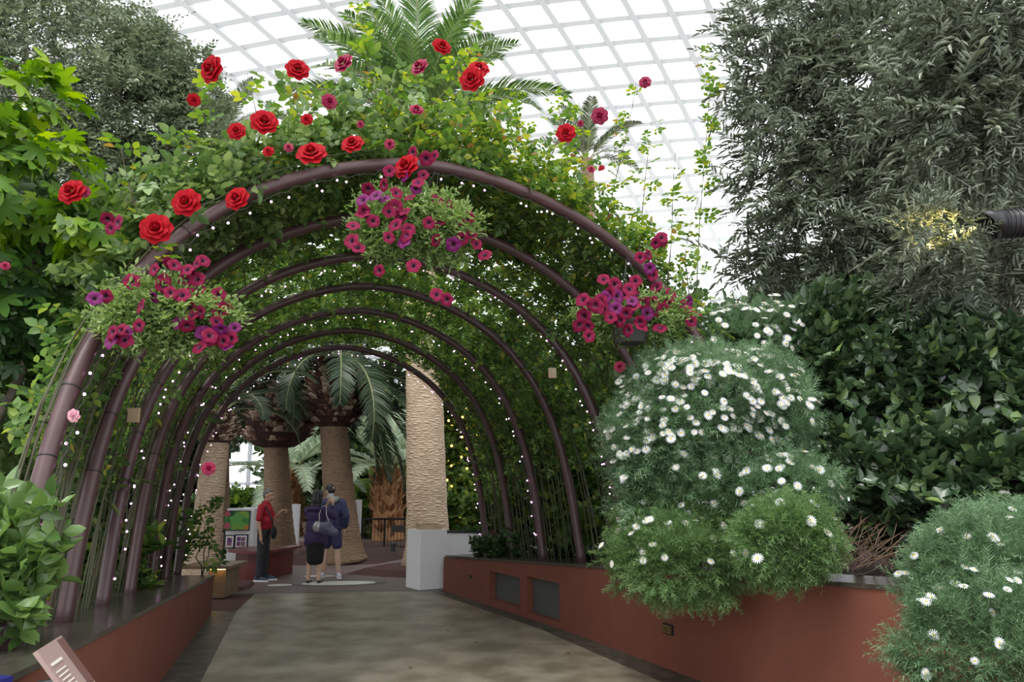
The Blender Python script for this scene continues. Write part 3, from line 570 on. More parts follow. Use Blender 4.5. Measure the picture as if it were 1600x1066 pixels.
# shrubs behind the left posts
e = plant('rose_shrub', (-4.6, 7, .8), 'rose shrub with pale green leaves left of the nearest post', 'shrub')
foliage('foliage', e, M['rose_dull'], T_ROSE, [EB(260, 60, 610, 6.6, 75, 55, .5), EB(200, 30, 700, 6.6, 60, 60, .5), EB(230, 140, 400, 6.2, 65, 80, .5), EB(120, 90, 750, 6.8, 60, 50, .4)], .26, seed=25)
branches('cane', e, M['stem'], (-4.6, 7, .75), [P(60, 600, 6.6), P(110, 560, 6.6), P(20, 650, 6.6), P(140, 480, 6.5), P(90, 700, 6.7)], .014)
LG = [(150, 850, 10.5, 90, 50, 'leafy green shrub behind the second and third left posts'), (120, 880, 8.6, 90, 70, 'low green shrub behind the ledge, near the first left post'), (235, 850, 12.5, 45, 45, 'green shrub behind the far left posts'), (105, 660, 13, 50, 110, 'tall hedge plant left of the brown palm trunk on the left')]
for i, (px, py, Y, rx, ry, lab) in enumerate(LG):
    c, r_ = E(px, py, Y, rx, ry); e = plant('bed_shrub', (c[0], c[1], .6), lab, 'shrub'); foliage('foliage', e, M['hedge'], T_BROAD, [(900, c, r_)], .26, seed=30+i, shell=.3)
    branches('stem', e, M['stem'], (c[0], c[1], .5), [c+np.array([x, 0, z]) for x, z in ((.4, .3), (-.4, .2), (0, .5), (.2, 0))], .02)
c = P(15, 890, 4.6); e = plant('glossy_shrub', (c[0], c[1], .9), 'close light green shrub with rounded leaves, lower left corner', 'shrub')
foliage('foliage', e, M['broad_l'], T_BROAD, [EB(60, 0, 850, 4.5, 55, 60, .25), EB(60, 0, 930, 4.4, 60, 55, .25), EB(30, 35, 900, 4.4, 25, 40, .15)], .24, seed=35, shell=.4, face=1)
branches('stem', e, M['stem'], (c[0]-.2, c[1], .85), [P(20, 830, 4.5), P(-20, 870, 4.5), P(40, 900, 4.5)], .012)
c, r_ = E(322, 810, 11.0, 12, 45, .15); e = plant('feathery_plant', (c[0], c[1], .5), 'light airy plant drooping beside the farthest left post', 'plant'); foliage('foliage', e, M['hedge'], T_ROSE, [(36, c, r_), (10, c+[.12, -.1, -.5], (.12, .12, .25))], .20, seed=36, droop=.4, shell=.2)
branches('stem', e, M['stem'], (c[0], c[1], .45), [c+[.1, 0, .4], c+[-.1, 0, .3], c+[.2, -.1, 0]], .01)
# hedge behind the right posts
RG = [(930, 760, 12.0, 90, 100, 'dark green hedge behind the right posts beside the daisies'), (820, 800, 15.0, 80, 70, 'leafy hedge behind the far right posts'), (860, 640, 13.5, 70, 90, 'tall green shrub between the right posts'), (980, 600, 11.5, 80, 90, 'yellow green shrub behind the top of the daisy bush'), (1000, 830, 10.6, 70, 50, 'low dark ground cover behind the right ledge')]
for i, (px, py, Y, rx, ry, lab) in enumerate(RG):
    c, r_ = E(px, py, Y, rx, ry); e = plant('bed_shrub', (c[0], c[1], .6), lab, 'shrub'); foliage('foliage', e, M['hedge'], T_BROAD, [(1000, c, r_)], .28, seed=40+i, shell=.25)
    branches('stem', e, M['stem'], (c[0], c[1], .5), [c+np.array([x, 0, z]) for x, z in ((.4, .3), (-.4, .2), (0, .5), (.2, 0))], .02)
c, r_ = E(850, 862, 12.2, 110, 14); e = plant('ground_cover', (c[0], c[1], .6), 'low leafy ground cover along the back of the right ledge', 'plant'); foliage('foliage', e, M['dark_leaf'], T_BROAD, [(500, c, (r_[0], .4, .22))], .2, seed=47)
c = P(783, 855, 13.6); e = plant('red_leaved_plant', (c[0], c[1], .55), 'small dark red leaved plant at the foot of the farthest right post', 'plant')
M['red_leaf'] = leafmat('red_leaf', [(0, (.12, .02, .02)), (1, (.30, .05, .05))], .3); foliage('foliage', e, M['red_leaf'], T_BROAD, [(50, c, (.4, .2, .12))], .16, seed=48)
# ivy column with warm lights
c, r_ = E(722, 720, 18.5, 26, 150, .6); e = plant('ivy_column', (c[0], c[1], 0), 'column of ivy with warm yellow lights right of the pale palm trunk', 'climber')
foliage('foliage', e, M['hedge'], T_BROAD, [(1100, c, r_), EB(900, 735, 820, 18, 50, 55, .8)], .3, seed=50, shell=.6); MB().tube([(c[0], c[1], 0), (c[0], c[1], c[2]+r_[2]*.8)], .12, 10).build('post', M['bark'], e)
e2 = empty('warm_light_string', (c[0], c[1]-.5, .1), 'string of warm yellow lights wound through the ivy column', 'string lights'); rn = np.random.default_rng(5)
wb = MB().sph((0, 0, 0), .03, 6, 5).build('bulb', M['bulbw']); wme = wb.data; bpy.data.objects.remove(wb); wp = []
for i in range(64):
    a = i*.9; p = np.array([c[0]+r_[0]*1.02*math.sin(a), c[1]-.62*abs(math.cos(a))-.08, .5+i*.068]); wp.append(p); o = link(bpy.data.objects.new('bulb', wme), e2); o.location = Vector(p)-e2.location
MB().tube(wp, .006, 4).build('cable', M['wire'], e2)
# right: olives
e = plant('olive_tree', (6.2, 11.0, 1.0), 'silvery olive tree on the right with thin leaves against the glass roof', 'tree', 'olive trees')
foliage('foliage', e, M['olive'], T_OLIVE, [EB(1500, 1360, 150, 9.5, 150, 190, 1.3), EB(260, 1235, 40, 9.8, 80, 80, .8), EB(230, 1225, 190, 9.8, 75, 110, .8), EB(260, 1290, 340, 9.4, 85, 110, .9), EB(80, 1200, 300, 9.6, 60, 100, .7), EB(110, 1210, 420, 10.3, 80, 50, .6), EB(80, 1180, 120, 10, 45, 90, .6), EB(600, 1400, 400, 9.5, 120, 100, 1)], .52, up=-.15, droop=.25, seed=60, shell=.3, jit=.8)
branches('trunk', e, M['bark'], (6.2, 11.0, .95), [P(1350, 150, 10.5), P(1250, 60, 10.5), P(1300, 330, 10.5), P(1450, 300, 10.5)], .12)
e = plant('olive_tree', (5.9, 7.6, 1.05), 'nearer olive tree with long grey leaves in the top right corner', 'tree', 'olive trees')
foliage('foliage', e, M['olive'], T_OLIVE, [EB(380, 1560, 50, 5.9, 110, 90, .6), EB(330, 1520, 190, 6.1, 110, 100, .6), EB(120, 1430, 100, 6.3, 60, 90, .5), EB(300, 1620, 170, 6.4, 100, 160, .6), EB(300, 1520, 410, 7.4, 130, 80, .7)], .42, up=-.1, droop=.2, seed=61, shell=.35, jit=.7)
branches('trunk', e, M['bark'], (5.9, 7.6, 1.05), [P(1560, 60, 6.8), P(1500, 200, 6.9), P(1620, 250, 6.9), P(1460, 90, 6.9)], .07)
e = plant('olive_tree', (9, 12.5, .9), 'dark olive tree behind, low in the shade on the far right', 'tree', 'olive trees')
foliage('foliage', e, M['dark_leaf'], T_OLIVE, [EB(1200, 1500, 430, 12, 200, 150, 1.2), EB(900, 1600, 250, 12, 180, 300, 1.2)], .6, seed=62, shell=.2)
branches('trunk', e, M['bark'], (9, 12.5, .85), [P(1530, 350, 12.3), P(1600, 300, 12.3), P(1450, 400, 12.5)], .22)
# right: broad leaved shrubs
BR = [(1330, 560, 8.6, 110, 110, 1500, 'glossy broad leaved shrub right of the daisy bush'), (1500, 620, 7.6, 130, 120, 1300, 'dark glossy broad leaved shrub at the right edge'), (1420, 760, 7.3, 130, 90, 900, 'dark broad leaved shrub above the bare twigs'), (1580, 760, 6.6, 70, 80, 350, 'low dark shrub behind the corner daisy bush'), (1280, 650, 8.6, 70, 100, 700, 'broad leaved shrub directly behind the daisy bush')]
for i, (px, py, Y, rx, ry, n, lab) in enumerate(BR):
    c, r_ = E(px, py, Y, rx, ry, .9); e = plant('broadleaf_shrub', (c[0], c[1]+.3, 1.0), lab, 'shrub', 'broad leaved shrubs on the right')
    foliage('foliage', e, M['broad'], T_BROAD, [(n, c, r_)], .25, up=.1, seed=70+i, shell=.3, face=.9, jit=.5)
    branches('stem', e, M['stem'], (c[0], c[1]+.3, .95), [c+np.array([x, .2, z]) for x, z in ((.5, .3), (-.5, .2), (0, .5), (.2, -.2))], .025)
# bare twigs spilling from the bed
e0 = P(1300, 868, 6.6); b = MB(); rn = np.random.default_rng(9)
for i in range(46):
    a = P(rn.uniform(1300, 1450), rn.uniform(790, 870), 7.0); c2 = P(rn.uniform(1285, 1400), rn.uniform(850, 896), 6.2); md = (a+c2)/2+rn.normal(size=3)*.16+[0, 0, .05]; t = np.linspace(0, 1, 9)[:, None]
    b.tube(a*(1-t)**2+2*md*t*(1-t)+c2*t**2, np.linspace(.009, .003, 9)*rn.uniform(.4, 1.2), 5)
M['twig'] = mat('dry_twig', (.16, .10, .06), .8, c2=(.09, .055, .035), scale=8); tag(b.build('bare_twigs', M['twig'], smooth=True), 'tangle of bare brown twigs on the ledge between the daisy bushes', 'twigs', kind='stuff')
# daisies
def daisy_mesh():
    b = MB(); n = 15
    for i in range(n):
        a = 2*PI*i/n; w_ = .15; V = [(.2, -.05, .02), (.2, .05, .02), (.62, w_*.6, .05), (.95, w_*.4, 0), (1.02, 0, -.02), (.95, -w_*.4, 0), (.62, -w_*.6, .05)]
        V = [(x*math.cos(a)-y*math.sin(a), x*math.sin(a)+y*math.cos(a), z) for x, y, z in V]; b.add(V, [(0, 1, 2, 6), (6, 2, 3, 5), (3, 4, 5)])
    b.cm = 1; b.sph((0, 0, .04), (.24, .24, .12), 10, 5); b.cm = 2; b.tube([(0, 0, 0), (.1, .1, -1.2), (.1, .1, -2.5)], .035, 4)
    o = b.build('daisy_flower', [M['petal_w'], M['yellow'], M['rachis']]); me = o.data; bpy.data.objects.remove(o); return me
DM = daisy_mesh()
def daisybush(blobs, m, lab, fl, flr, nl, sc=.15, seed=1, base=None, up=.35, fsize=.04):
    c0 = blobs[0][1]; e = plant('daisy_bush', base if base is not None else (c0[0], c0[1], 1.0), lab, 'daisy bush', 'daisy bushes on the right planter')
    foliage('foliage', e, m, T_FEATH, [(int(n*nl), c, r) for n, c, r in blobs], sc, up=up, jit=.5, face=.3, shell=.72, lump=.30, seed=seed)
    branches('stem', e, M['stem'], e.location, [c for n, c, r in blobs], .02, seed=seed)
    rn = np.random.default_rng(seed+900); rest = []; k = 0; tot = sum(b_[0] for b_ in blobs); out = []
    for bi, (n, c, r) in enumerate(blobs):
        nf = fl[bi]; p, d, rr2 = blob(9000, c, r, .99, .30, seed*100+bi); ok = (d[:, 1] < .1) & (d[:, 2] > flr[bi]); ok &= rn.random(len(p)) < np.clip(.55+.45*d[:, 2], .05, 1)
        idx = np.nonzero(ok)[0][:nf]
        for i in idx: out.append((p[i]+d[i]*.05, unit(d[i]*.8+np.array([0, -.5, .55])+rn.normal(size=3)*.28)))
    out.sort(key=lambda q: q[0][1])
    for i, (p, d) in enumerate(out):
        s_ = fsize*rn.uniform(.8, 1.15)
        if i < 100:
            o = link(bpy.data.objects.new('daisy_flower', DM), e); o.location = Vector(p)-e.location; aim(o, d, rn.random()*6, s_)
        else: rest.append((p, d, s_))
    if rest:
        V0 = np.empty(len(DM.vertices)*3); DM.vertices.foreach_get('co', V0); V0 = V0.reshape(-1, 3); b = MB()
        fs = [list(p.vertices) for p in DM.polygons]; mi = [p.material_index for p in DM.polygons]
        for p, d, s_ in rest:
            mt = np.array(Vector(d).to_track_quat('Z', 'Y').to_matrix()); b.V.append(V0@mt.T*s_+p); b.F += [[i+b.n for i in f] for f in fs]; b.mi += mi; b.n += len(V0)
        o = b.build('daisy_flower', [M['petal_w'], M['yellow'], M['rachis']], e); o['kind'] = 'stuff'
    return e
daisybush([EB(10, 1090, 665, 7.2, 125, 85, .65), EB(5, 1022, 690, 7.1, 60, 70, .45), EB(6, 1195, 650, 7.2, 60, 75, .5), EB(5, 1080, 765, 7.1, 110, 55, .5), EB(4, 1075, 605, 7.1, 70, 40, .45), EB(4, 1150, 610, 7.4, 75, 50, .45)], M['daisy_leaf'], 'largest round daisy bush thick with white flowers', [300, 90, 90, 40, 120, 120], [-.3, -.3, -.3, -.1, -.2, -.2], 460, sc=.19, seed=1, base=(1.9, 8.0, .95))
daisybush([EB(9, 1165, 540, 8.7, 115, 55, .6)], M['daisy_leaf'], 'farthest daisy bush, above and behind the big one', [110], [-.3], 330, seed=2, base=(3.1, 9.6, .95), fsize=.045)
daisybush([EB(8, 1225, 770, 6.75, 75, 60, .5)], M['daisy_leaf'], 'daisy bush on the right of the big one, against the dark shrub', [34], [-.5], 330, seed=3, base=(2.5, 6.9, 1.0))
daisybush([EB(12, 1065, 872, 6.75, 96, 58, .40), EB(4, 1020, 820, 7.1, 52, 42, .3), EB(5, 1105, 815, 6.9, 65, 48, .3)], M['daisy_leaf2'], 'bright green daisy cushion hanging over the wall below the big bush', [30, 14, 24], [-.1, -.2, -.2], 460, seed=4, base=(1.75, 7.5, .97), up=.2)
daisybush([EB(11, 1230, 846, 5.95, 66, 48, .34)], M['daisy_leaf2'], 'bright green daisy cushion hanging over the wall beside the bare twigs', [26], [-.3], 460, seed=5, base=(2.35, 6.35, 1.05), up=.2)
daisybush([EB(13, 1535, 900, 4.5, 92, 78, .36), EB(14, 1535, 1015, 4.25, 105, 90, .36), EB(4, 1590, 850, 4.6, 50, 45, .3)], M['daisy_leaf'], 'daisy bush hanging over the wall in the lower right corner', [40, 44, 10], [-.4, -.6, -.2], 320, sc=.13, seed=6, base=(3.15, 4.8, 1.15), fsize=.026)
# spotlight in the olive
c = P(1572, 350, 4.9); e = empty('spotlight', c, 'black ribbed spotlight at the right edge lighting olive leaves', 'spotlight')
d = unit(np.array([-1., .15, -.03])); MB().tube([c+d*-.35, c+d*.05], .098, 28).build('housing', M['black'], e, smooth=True)
b = MB()
for i in range(12): q = c-d*(.33-.03*i); b.tube([q, q+d*.012], .106, 28)
b.build('cooling_fin', M['black'], e, smooth=True)
b = MB(); k = 28; V = []
for i in range(k):
    a = 2*PI*i/k; u_ = np.cross(d, [0, 0, 1.]); u_ /= np.linalg.norm(u_); v_ = np.cross(d, u_)*-1; o1 = u_*math.cos(a)*.102+np.array([0, 0, 1.])*math.sin(a)*.102
    V += [c+d*.03+o1, c+d*(.12+.07*math.sin(a))+o1, c+d*(.12+.07*math.sin(a))+o1*.93, c+d*.03+o1*.93]
b.add(V, [(4*i+j, 4*i+(j+1) % 4, 4*((i+1) % k)+(j+1) % 4, 4*((i+1) % k)+j) for i in range(k) for j in range(4)]); b.build('hood', M['black'], e, smooth=True)
sl_ = bpy.data.lights.new('spot_beam', 'SPOT'); sl_.energy = 110; sl_.color = (1, .72, .25); sl_.spot_size = R(70); sl_.shadow_soft_size = .05; so2 = bpy.data.objects.new('spot_beam', sl_); COL.objects.link(so2)
so2.location = Vector(c+d*.2); so2.rotation_euler = Vector(-d).to_track_quat('Z', 'Y').to_euler()
MB().tube([c-d*.2, c-d*.2+[.1, .1, -.5], (3.95, 6.0, 1.1)], .02, 8).build('pole', M['black'], e)
pe = plant('olive_branch', c+d*.55, 'olive sprays lit yellow by the spotlight', 'branch'); foliage('foliage', pe, M['olive'], T_OLIVE, [(60, c+d*.36, (.14, .12, .11)), (30, c+d*.58+[0, 0, .02], (.16, .14, .12))], .22, seed=65, front=False)
# ---------------------------------------------------------------- palms
def frond_mesh(start, azm, el, L, droop, m, parent, name='frond', n=64, lw=.20, seed=0, wid=.034):
    rn = np.random.default_rng(seed); st = np.asarray(start, float); k = 16; pts = [st]; a = el; d = L/k; hz = np.array([math.sin(azm), math.cos(azm), 0])
    for i in range(k): pts.append(pts[-1]+d*(hz*math.cos(a)+np.array([0, 0, 1])*math.sin(a))); a -= droop/k*(.5+1.2*i/k)
    pts = np.array(pts); t = np.linspace(.12, 1, n); idx = t*k; i0 = np.minimum(idx.astype(int), k-1); fr_ = (idx-i0)[:, None]; p = pts[i0]*(1-fr_)+pts[i0+1]*fr_; T = unit(pts[i0+1]-pts[i0])
    side = np.cross(T, [0, 0, 1.]); bad = np.linalg.norm(side, axis=1) < 1e-3; side[bad] = [1, 0, 0]; side = unit(side); upv = np.cross(side, T); ln = L*lw*np.sin(PI*(.12+.82*t))**.7
    V = []; Fs = []; c = 0
    for s_ in (-1, 1):
        dr = unit(side*s_*.8+T*.75+upv*.28+rn.normal(size=p.shape)*.06); tipd = unit(dr+np.array([0, 0, -.35])); w_ = wid*L/3*1.6
        q1 = p+dr*ln[:, None]*.5; q2 = q1+tipd*ln[:, None]*.5; wv = T*w_/2
        V.append(np.stack([p-wv*.6, p+wv*.6, q1+wv, q2, q1-wv], 1).reshape(-1, 3)); ii = np.arange(n)[:, None]*5+c
        Fs.append(np.concatenate([ii+np.array([[0, 1, 2, 4]])])); Fs.append(np.concatenate([ii+np.array([[4, 2, 3, 3]])])); c += n*5
    quads = np.concatenate([Fs[0], Fs[2]]); tris = np.concatenate([Fs[1], Fs[3]])[:, :3]
    rb = MB().tube(pts, np.linspace(.03, .006, k+1)*L/3, 6); nv = c; RV = np.concatenate(rb.V); RF = np.array([f for f in rb.F if len(f) == 4])+nv
    o = npmesh(name, np.concatenate(V+[RV]), [quads, tris, RF], [m, M['rachis']], parent, mi=np.concatenate([np.zeros(len(quads)+len(tris), int), np.ones(len(RF), int)]))
    return o
def palm(base, top, r0, r1, tm, lab, crown, boss=None, fm='frond', seed=1, group='tall palms behind the pergola', flare=1.35):
    base = np.asarray(base, float); top = np.asarray(top, float); e = plant('palm_tree', base, lab, 'palm tree', group); rn = np.random.default_rng(seed)
    t = np.linspace(0, 1, 40)[:, None]; L = np.linalg.norm(top-base); ring = 1+.018*np.sin(np.arange(40)*2.2); rad = (r0+(r1-r0)*t[:, 0])*ring*(1+(flare-1)*np.exp(-t[:, 0]*L/.35))
    b = MB().tube(base*(1-t)+top*t, rad, 28); b.build('trunk', M[tm], e, smooth=True)
    if tm == 'fibre':
        n = 300; z = rn.random(n)**.8*L; a = rn.random(n)*2*PI; out = np.stack([np.cos(a), np.sin(a), np.zeros(n)], 1); V, FQ = leaf(1, .35, .05, -.2)
        cloud('leaf_boot', (V, FQ), base+(top-base)*(z/L)[:, None]+out*np.interp(z/L, [0, 1], [r0, r1])[:, None]*.97, out*.45+rn.normal(size=(n, 3))*.12+[0, 0, 1.], out, rn.uniform(.25, .45, n), M['boot'], e, kind='stuff')
    if boss:
        R_, h_, zc = boss; c = np.array([top[0], top[1], top[2]]); prof = [(r1*.95, -.10), (R_*.55, -.06), (R_*.80, h_*.06), (R_*.96, h_*.18), (R_, h_*.33), (R_*.9, h_*.55), (R_*.7, h_*.8), (R_*.5, h_)]
        MB().lathe(prof, c, 28).build('crown_boss', M['boss'], e, smooth=True)
        n = 460; z = rn.random(n)*h_*.97; a = rn.random(n)*2*PI; rr3 = np.interp(z, [p[1] for p in prof], [p[0] for p in prof]); rows = np.round(z/h_*12)/12*h_; z = rows
        rr3 = np.interp(z, [p[1] for p in prof], [p[0] for p in prof]); out = np.stack([np.cos(a), np.sin(a), np.zeros(n)], 1)
        V = np.array([[-.5, 0, 0], [.5, 0, 0], [.42, .0, .35], [-.42, 0, .35], [-.30, 1, .55], [.30, 1, .55], [.22, 1.0, .75], [-.22, 1.0, .75]]); FQ = np.array([[0, 1, 5, 4], [1, 2, 6, 5], [2, 3, 7, 6], [3, 0, 4, 7], [4, 5, 6, 7]])
        cloud('cut_stub', (V, FQ), c+out*rr3[:, None]*.95+np.stack([0*z, 0*z, z], 1), out, np.tile([0, 0, 1.], (n, 1)), rn.uniform(.10, .17, n)*R_/.6, M['stub'], e, kind='stuff')
        top = c+[0, 0, h_]
    for i in range(crown[0]):
        a = 2*PI*i*.618+rn.random()*.3; f_ = i/crown[0]; el = R(crown[1]*(1-f_)+crown[2]*f_+rn.normal()*5)
        frond_mesh(top+np.array([math.sin(a), math.cos(a), 0])*r1*.3, a, el, crown[3]*rn.uniform(.85, 1.1), crown[4]*rn.uniform(.8, 1.2), M[fm], e, seed=seed*50+i)
    return e
tb = lambda px, py, Y: P(px, py, Y)
def g0(px, Y): q = P(px, 800, Y); return np.array([q[0], q[1], 0.])
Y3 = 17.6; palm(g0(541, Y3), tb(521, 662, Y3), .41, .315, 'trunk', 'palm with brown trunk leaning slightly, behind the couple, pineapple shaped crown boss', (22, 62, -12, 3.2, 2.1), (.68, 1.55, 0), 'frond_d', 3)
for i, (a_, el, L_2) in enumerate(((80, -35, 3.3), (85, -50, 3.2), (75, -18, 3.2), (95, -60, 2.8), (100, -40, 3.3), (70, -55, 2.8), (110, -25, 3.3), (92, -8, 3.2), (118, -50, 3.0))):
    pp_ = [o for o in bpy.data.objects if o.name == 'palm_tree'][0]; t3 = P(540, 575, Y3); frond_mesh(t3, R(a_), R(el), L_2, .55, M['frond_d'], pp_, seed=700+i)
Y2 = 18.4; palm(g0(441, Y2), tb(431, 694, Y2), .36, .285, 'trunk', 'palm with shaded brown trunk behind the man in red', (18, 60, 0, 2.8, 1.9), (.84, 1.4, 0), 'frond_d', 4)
Y4 = 16.2; palm(g0(671, Y4), P(654, 195, Y4), .45, .33, 'trunk_pale', 'tall pale trunked palm on the right, its crown above the rose arch', (34, 86, 14, 3.3, 1.0), None, 'frond', 5)
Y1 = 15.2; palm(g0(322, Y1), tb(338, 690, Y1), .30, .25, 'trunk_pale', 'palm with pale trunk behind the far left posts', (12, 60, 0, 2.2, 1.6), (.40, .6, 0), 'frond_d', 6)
palm(g0(175, 14), P(185, 300, 14.4), .36, .30, 'trunk', 'brown palm trunk behind the second and third left posts', (10, 70, 10, 2.2, 1.3), None, 'frond', 7)
palm(g0(345, 19), P(345, 215, 19), .28, .2, 'trunk', 'distant palm with grey green crown left above the arch', (16, 80, 20, 1.9, .9), None, 'vine_grey', 8)
palm(g0(608, 24), P(606, 735, 24), .50, .42, 'fibre', 'short fibrous orange palm in the back between the tall trunks', (18, 80, 10, 2.9, 1.2), None, 'frond_p', 9, flare=1.05)
palm(g0(455, 26), P(455, 740, 26), .35, .3, 'fibre', 'low pale green palm behind the man in red', (18, 75, -5, 3.3, 1.2), None, 'frond_p', 10)
palm(g0(925, 24), P(918, 250, 24), .28, .22, 'trunk', 'distant palm whose crown shows right of the arch top', (12, 80, 10, 2.4, 1.1), None, 'vine_grey', 11)
# far planting that closes the view at the back
FG = [(360, 800, 30, 60, 25), (600, 700, 34, 130, 110), (520, 720, 36, 90, 80), (760, 660, 32, 130, 150), (900, 690, 30, 120, 130), (640, 800, 27, 120, 30), (1060, 640, 28, 130, 150), (1250, 600, 26, 150, 160), (1450, 560, 22, 200, 200), (1650, 560, 20, 170, 240), (240, 700, 26, 90, 130), (100, 600, 22, 130, 200), (-40, 500, 20, 150, 300)]
FL = ['low flowering shrub at the back by the glass, left', 'distant tree mass between the palm trunks', 'distant dark tree behind the couple', 'distant tree right of the pale palm', 'distant tree seen through the right posts', 'low distant hedge beyond the fence', 'distant tree behind the daisies', 'distant tree behind the broad leaved shrubs', 'distant dark tree behind the right olives', 'distant tree past the right edge', 'distant tree seen through the left posts', 'distant tree behind the dark evergreen', 'distant tree at the left edge']
for i, (px, py, Y, rx, ry) in enumerate(FG):
    c, r_ = E(px, py, Y, rx, ry); e = plant('background_tree', (c[0], c[1], 0), FL[i], 'tree'); foliage('foliage', e, M['dark_leaf'] if i not in (0, 5) else M['hedge'], T_BROAD, [(1500, c, r_)], .75 if i else .4, seed=80+i, shell=.2)
    MB().tube([(c[0], c[1], -.02), (c[0], c[1], c[2])], .18, 8).build('trunk', M['bark'], e)
# ---------------------------------------------------------------- furniture and display things
def boxthing(name, c, d, m, lab, cat, rz=0):
    return tag(MB().box(c, d, rz).build(name, m), lab, cat)
c = G(664, 922); e = empty('display_plinth', (c[0]-.02, c[1]+.30, 0), 'white square plinth at the end of the right planter, wooden box on it', 'plinth', rz=.62)
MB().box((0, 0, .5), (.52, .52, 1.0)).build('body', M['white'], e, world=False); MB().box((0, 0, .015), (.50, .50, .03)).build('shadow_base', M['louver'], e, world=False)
wx, wy = c[0]-.02, c[1]+.30
e = empty('wooden_box', (wx+.03, wy, 1.0), 'flat pale wooden box lying on the white plinth', 'box', rz=.35); MB().box((0, 0, .04), (.40, .30, .08)).build('body', M['wood'], e, world=False); MB().box((-.03, .0, .095), (.36, .26, .03)).build('lid', M['wood'], e, world=False)
q = P(690, 833, 14.6); q2 = P(900, 833, 14.0); t1 = q[2]; e = empty('white_wall', ((q[0]+q2[0])/2, 14.5, 0), 'long low white display wall behind the end of the right planter', 'wall')
b = MB().prism([(q[0]-.5, 14.75), (q2[0], 14.1), (q2[0], 14.3), (q[0]-.5, 14.95)], 0, t1); b.build('panel', M['white'], e)
MB().prism([(q[0]-.5, 14.73), (q2[0], 14.08), (q2[0], 14.32), (q[0]-.5, 14.97)], t1, t1+.03).build('capping', M['black'], e)
for (x0, x1, yt, Y, lab) in ((453, 469, 788, 19.4, 'tall white panel between the two brown palm trunks'), (552, 565, 781, 19.2, 'tall white panel to the right of the leaning palm trunk'), (395, 412, 793, 17.6, 'white panel behind the man in red')):
    a, c2 = P(x0-14, yt, Y), P(x1, yt, Y); e = empty('exhibition_screen', ((a[0]+c2[0])/2, Y, 0), lab, 'panel', 'white exhibition panels'); MB().box(((a[0]+c2[0])/2, Y, a[2]/2), (c2[0]-a[0], .12, a[2])).build('board', M['white'], e); MB().box(((a[0]+c2[0])/2, Y, .02), (c2[0]-a[0]+.1, .5, .03)).build('foot', M['louver'], e)
# display board with three pictures
a = G(352, 893); Yb = 15.9; x0, x1 = P(351, 850, Yb)[0], P(394, 850, Yb)[0]; zt_ = P(370, 795, Yb)[2]
e = empty('display_board', ((x0+x1)/2, Yb, 0), 'grey white exhibition board carrying a flower painting and two framed prints', 'board')
MB().box(((x0+x1)/2, Yb+.16, zt_/2), (x1-x0, .3, zt_)).build('board', M['white'], e)
def art(name, colf):
    m, t, bs = newmat(name); N = t.nodes.new; co = N('ShaderNodeTexCoord'); n = N('ShaderNodeTexVoronoi'); n.inputs['Scale'].default_value = colf[0]; n.feature = 'SMOOTH_F1'; r = N('ShaderNodeValToRGB'); el_ = r.color_ramp.elements
    while len(el_) < len(colf[1]): el_.new(.5)
    for i, (p_, c_2) in enumerate(colf[1]): el_[i].position = p_; el_[i].color = (*c_2, 1)
    t.links.new(co.outputs['Object'], n.inputs['Vector']); t.links.new(n.outputs['Distance'], r.inputs['Fac']); t.links.new(r.outputs[0], bs.inputs['Base Color']); bs.inputs['Roughness'].default_value = .5; return m
A1 = art('flower_canvas', (5, [(0, (.55, .5, .05)), (.3, (.12, .40, .08)), (.55, (.02, .12, .04)), (.75, (.01, .03, .05)), (1, (.35, .05, .08))])); A2 = art('violet_print', (14, [(0, (.6, .3, .05)), (.4, (.12, .04, .25)), (1, (.3, .12, .45))]))
for (xa, xb, ya, yb, am, lab, nmn) in ((352, 390, 798, 829, A1, 'green abstract flower painting in a dark frame, largest on the board', 'painting'), (353, 366, 836, 857, A2, 'small framed violet print, left below the painting', 'framed_print'), (368, 387, 835, 857, A2, 'small framed print in four panels, right below the painting', 'framed_print')):
    p, q = P(xa, ya, Yb), P(xb, yb, Yb); cx, cz = (p[0]+q[0])/2, (p[2]+q[2])/2; w_, h_ = q[0]-p[0], p[2]-q[2]; e = empty(nmn, (cx, Yb-.03, cz), lab, 'picture')
    MB().box((cx, Yb-.012, cz), (w_, .03, h_)).build('frame', M['black'], e)
    if am is A2:
        MB().box((cx, Yb-.03, cz), (w_*.84, .008, h_*.84)).build('mount', M['white'], e); b = MB()
        if xa < 360: b.box((cx, Yb-.037, cz), (w_*.5, .006, h_*.6))
        else:
            for i in (-1, 1):
                for j in (-1, 1): b.box((cx+i*w_*.17, Yb-.037, cz+j*h_*.17), (w_*.28, .006, h_*.28))
        b.build('print', am, e)
    else:
        MB().box((cx, Yb-.03, cz), (w_*.94, .008, h_*.92)).build('canvas', am, e); b = MB()
        M['pk'] = mat('painted_pink', (.5, .1, .16), .5); M['gn'] = mat('painted_green', (.14, .42, .10), .5); M['yl'] = mat('painted_yellow', (.55, .55, .08), .5); M['orr'] = mat('painted_orange', (.55, .25, .03), .5)
        for (u_, v_, r_, mm) in ((-.02, .05, .30, 'gn'), (.02, .05, .14, 'yl'), (-.38, .34, .14, 'pk'), (-.36, -.26, .16, 'pk'), (.38, -.34, .12, 'orr'), (.2, -.2, .14, 'gn')):
            V = [(cx+u_*w_+w_*r_*.8*(1+.16*math.sin(5*a_+u_*9))*math.cos(a_), Yb-.036-.001*r_, cz+v_*h_+h_*r_*(1+.16*math.sin(5*a_+u_*9))*math.sin(a_)) for a_ in np.linspace(0, 2*PI, 30, endpoint=False)]
            b = MB(); b.add(V, [tuple(range(30))]); b.build('brushwork', M[mm], e)
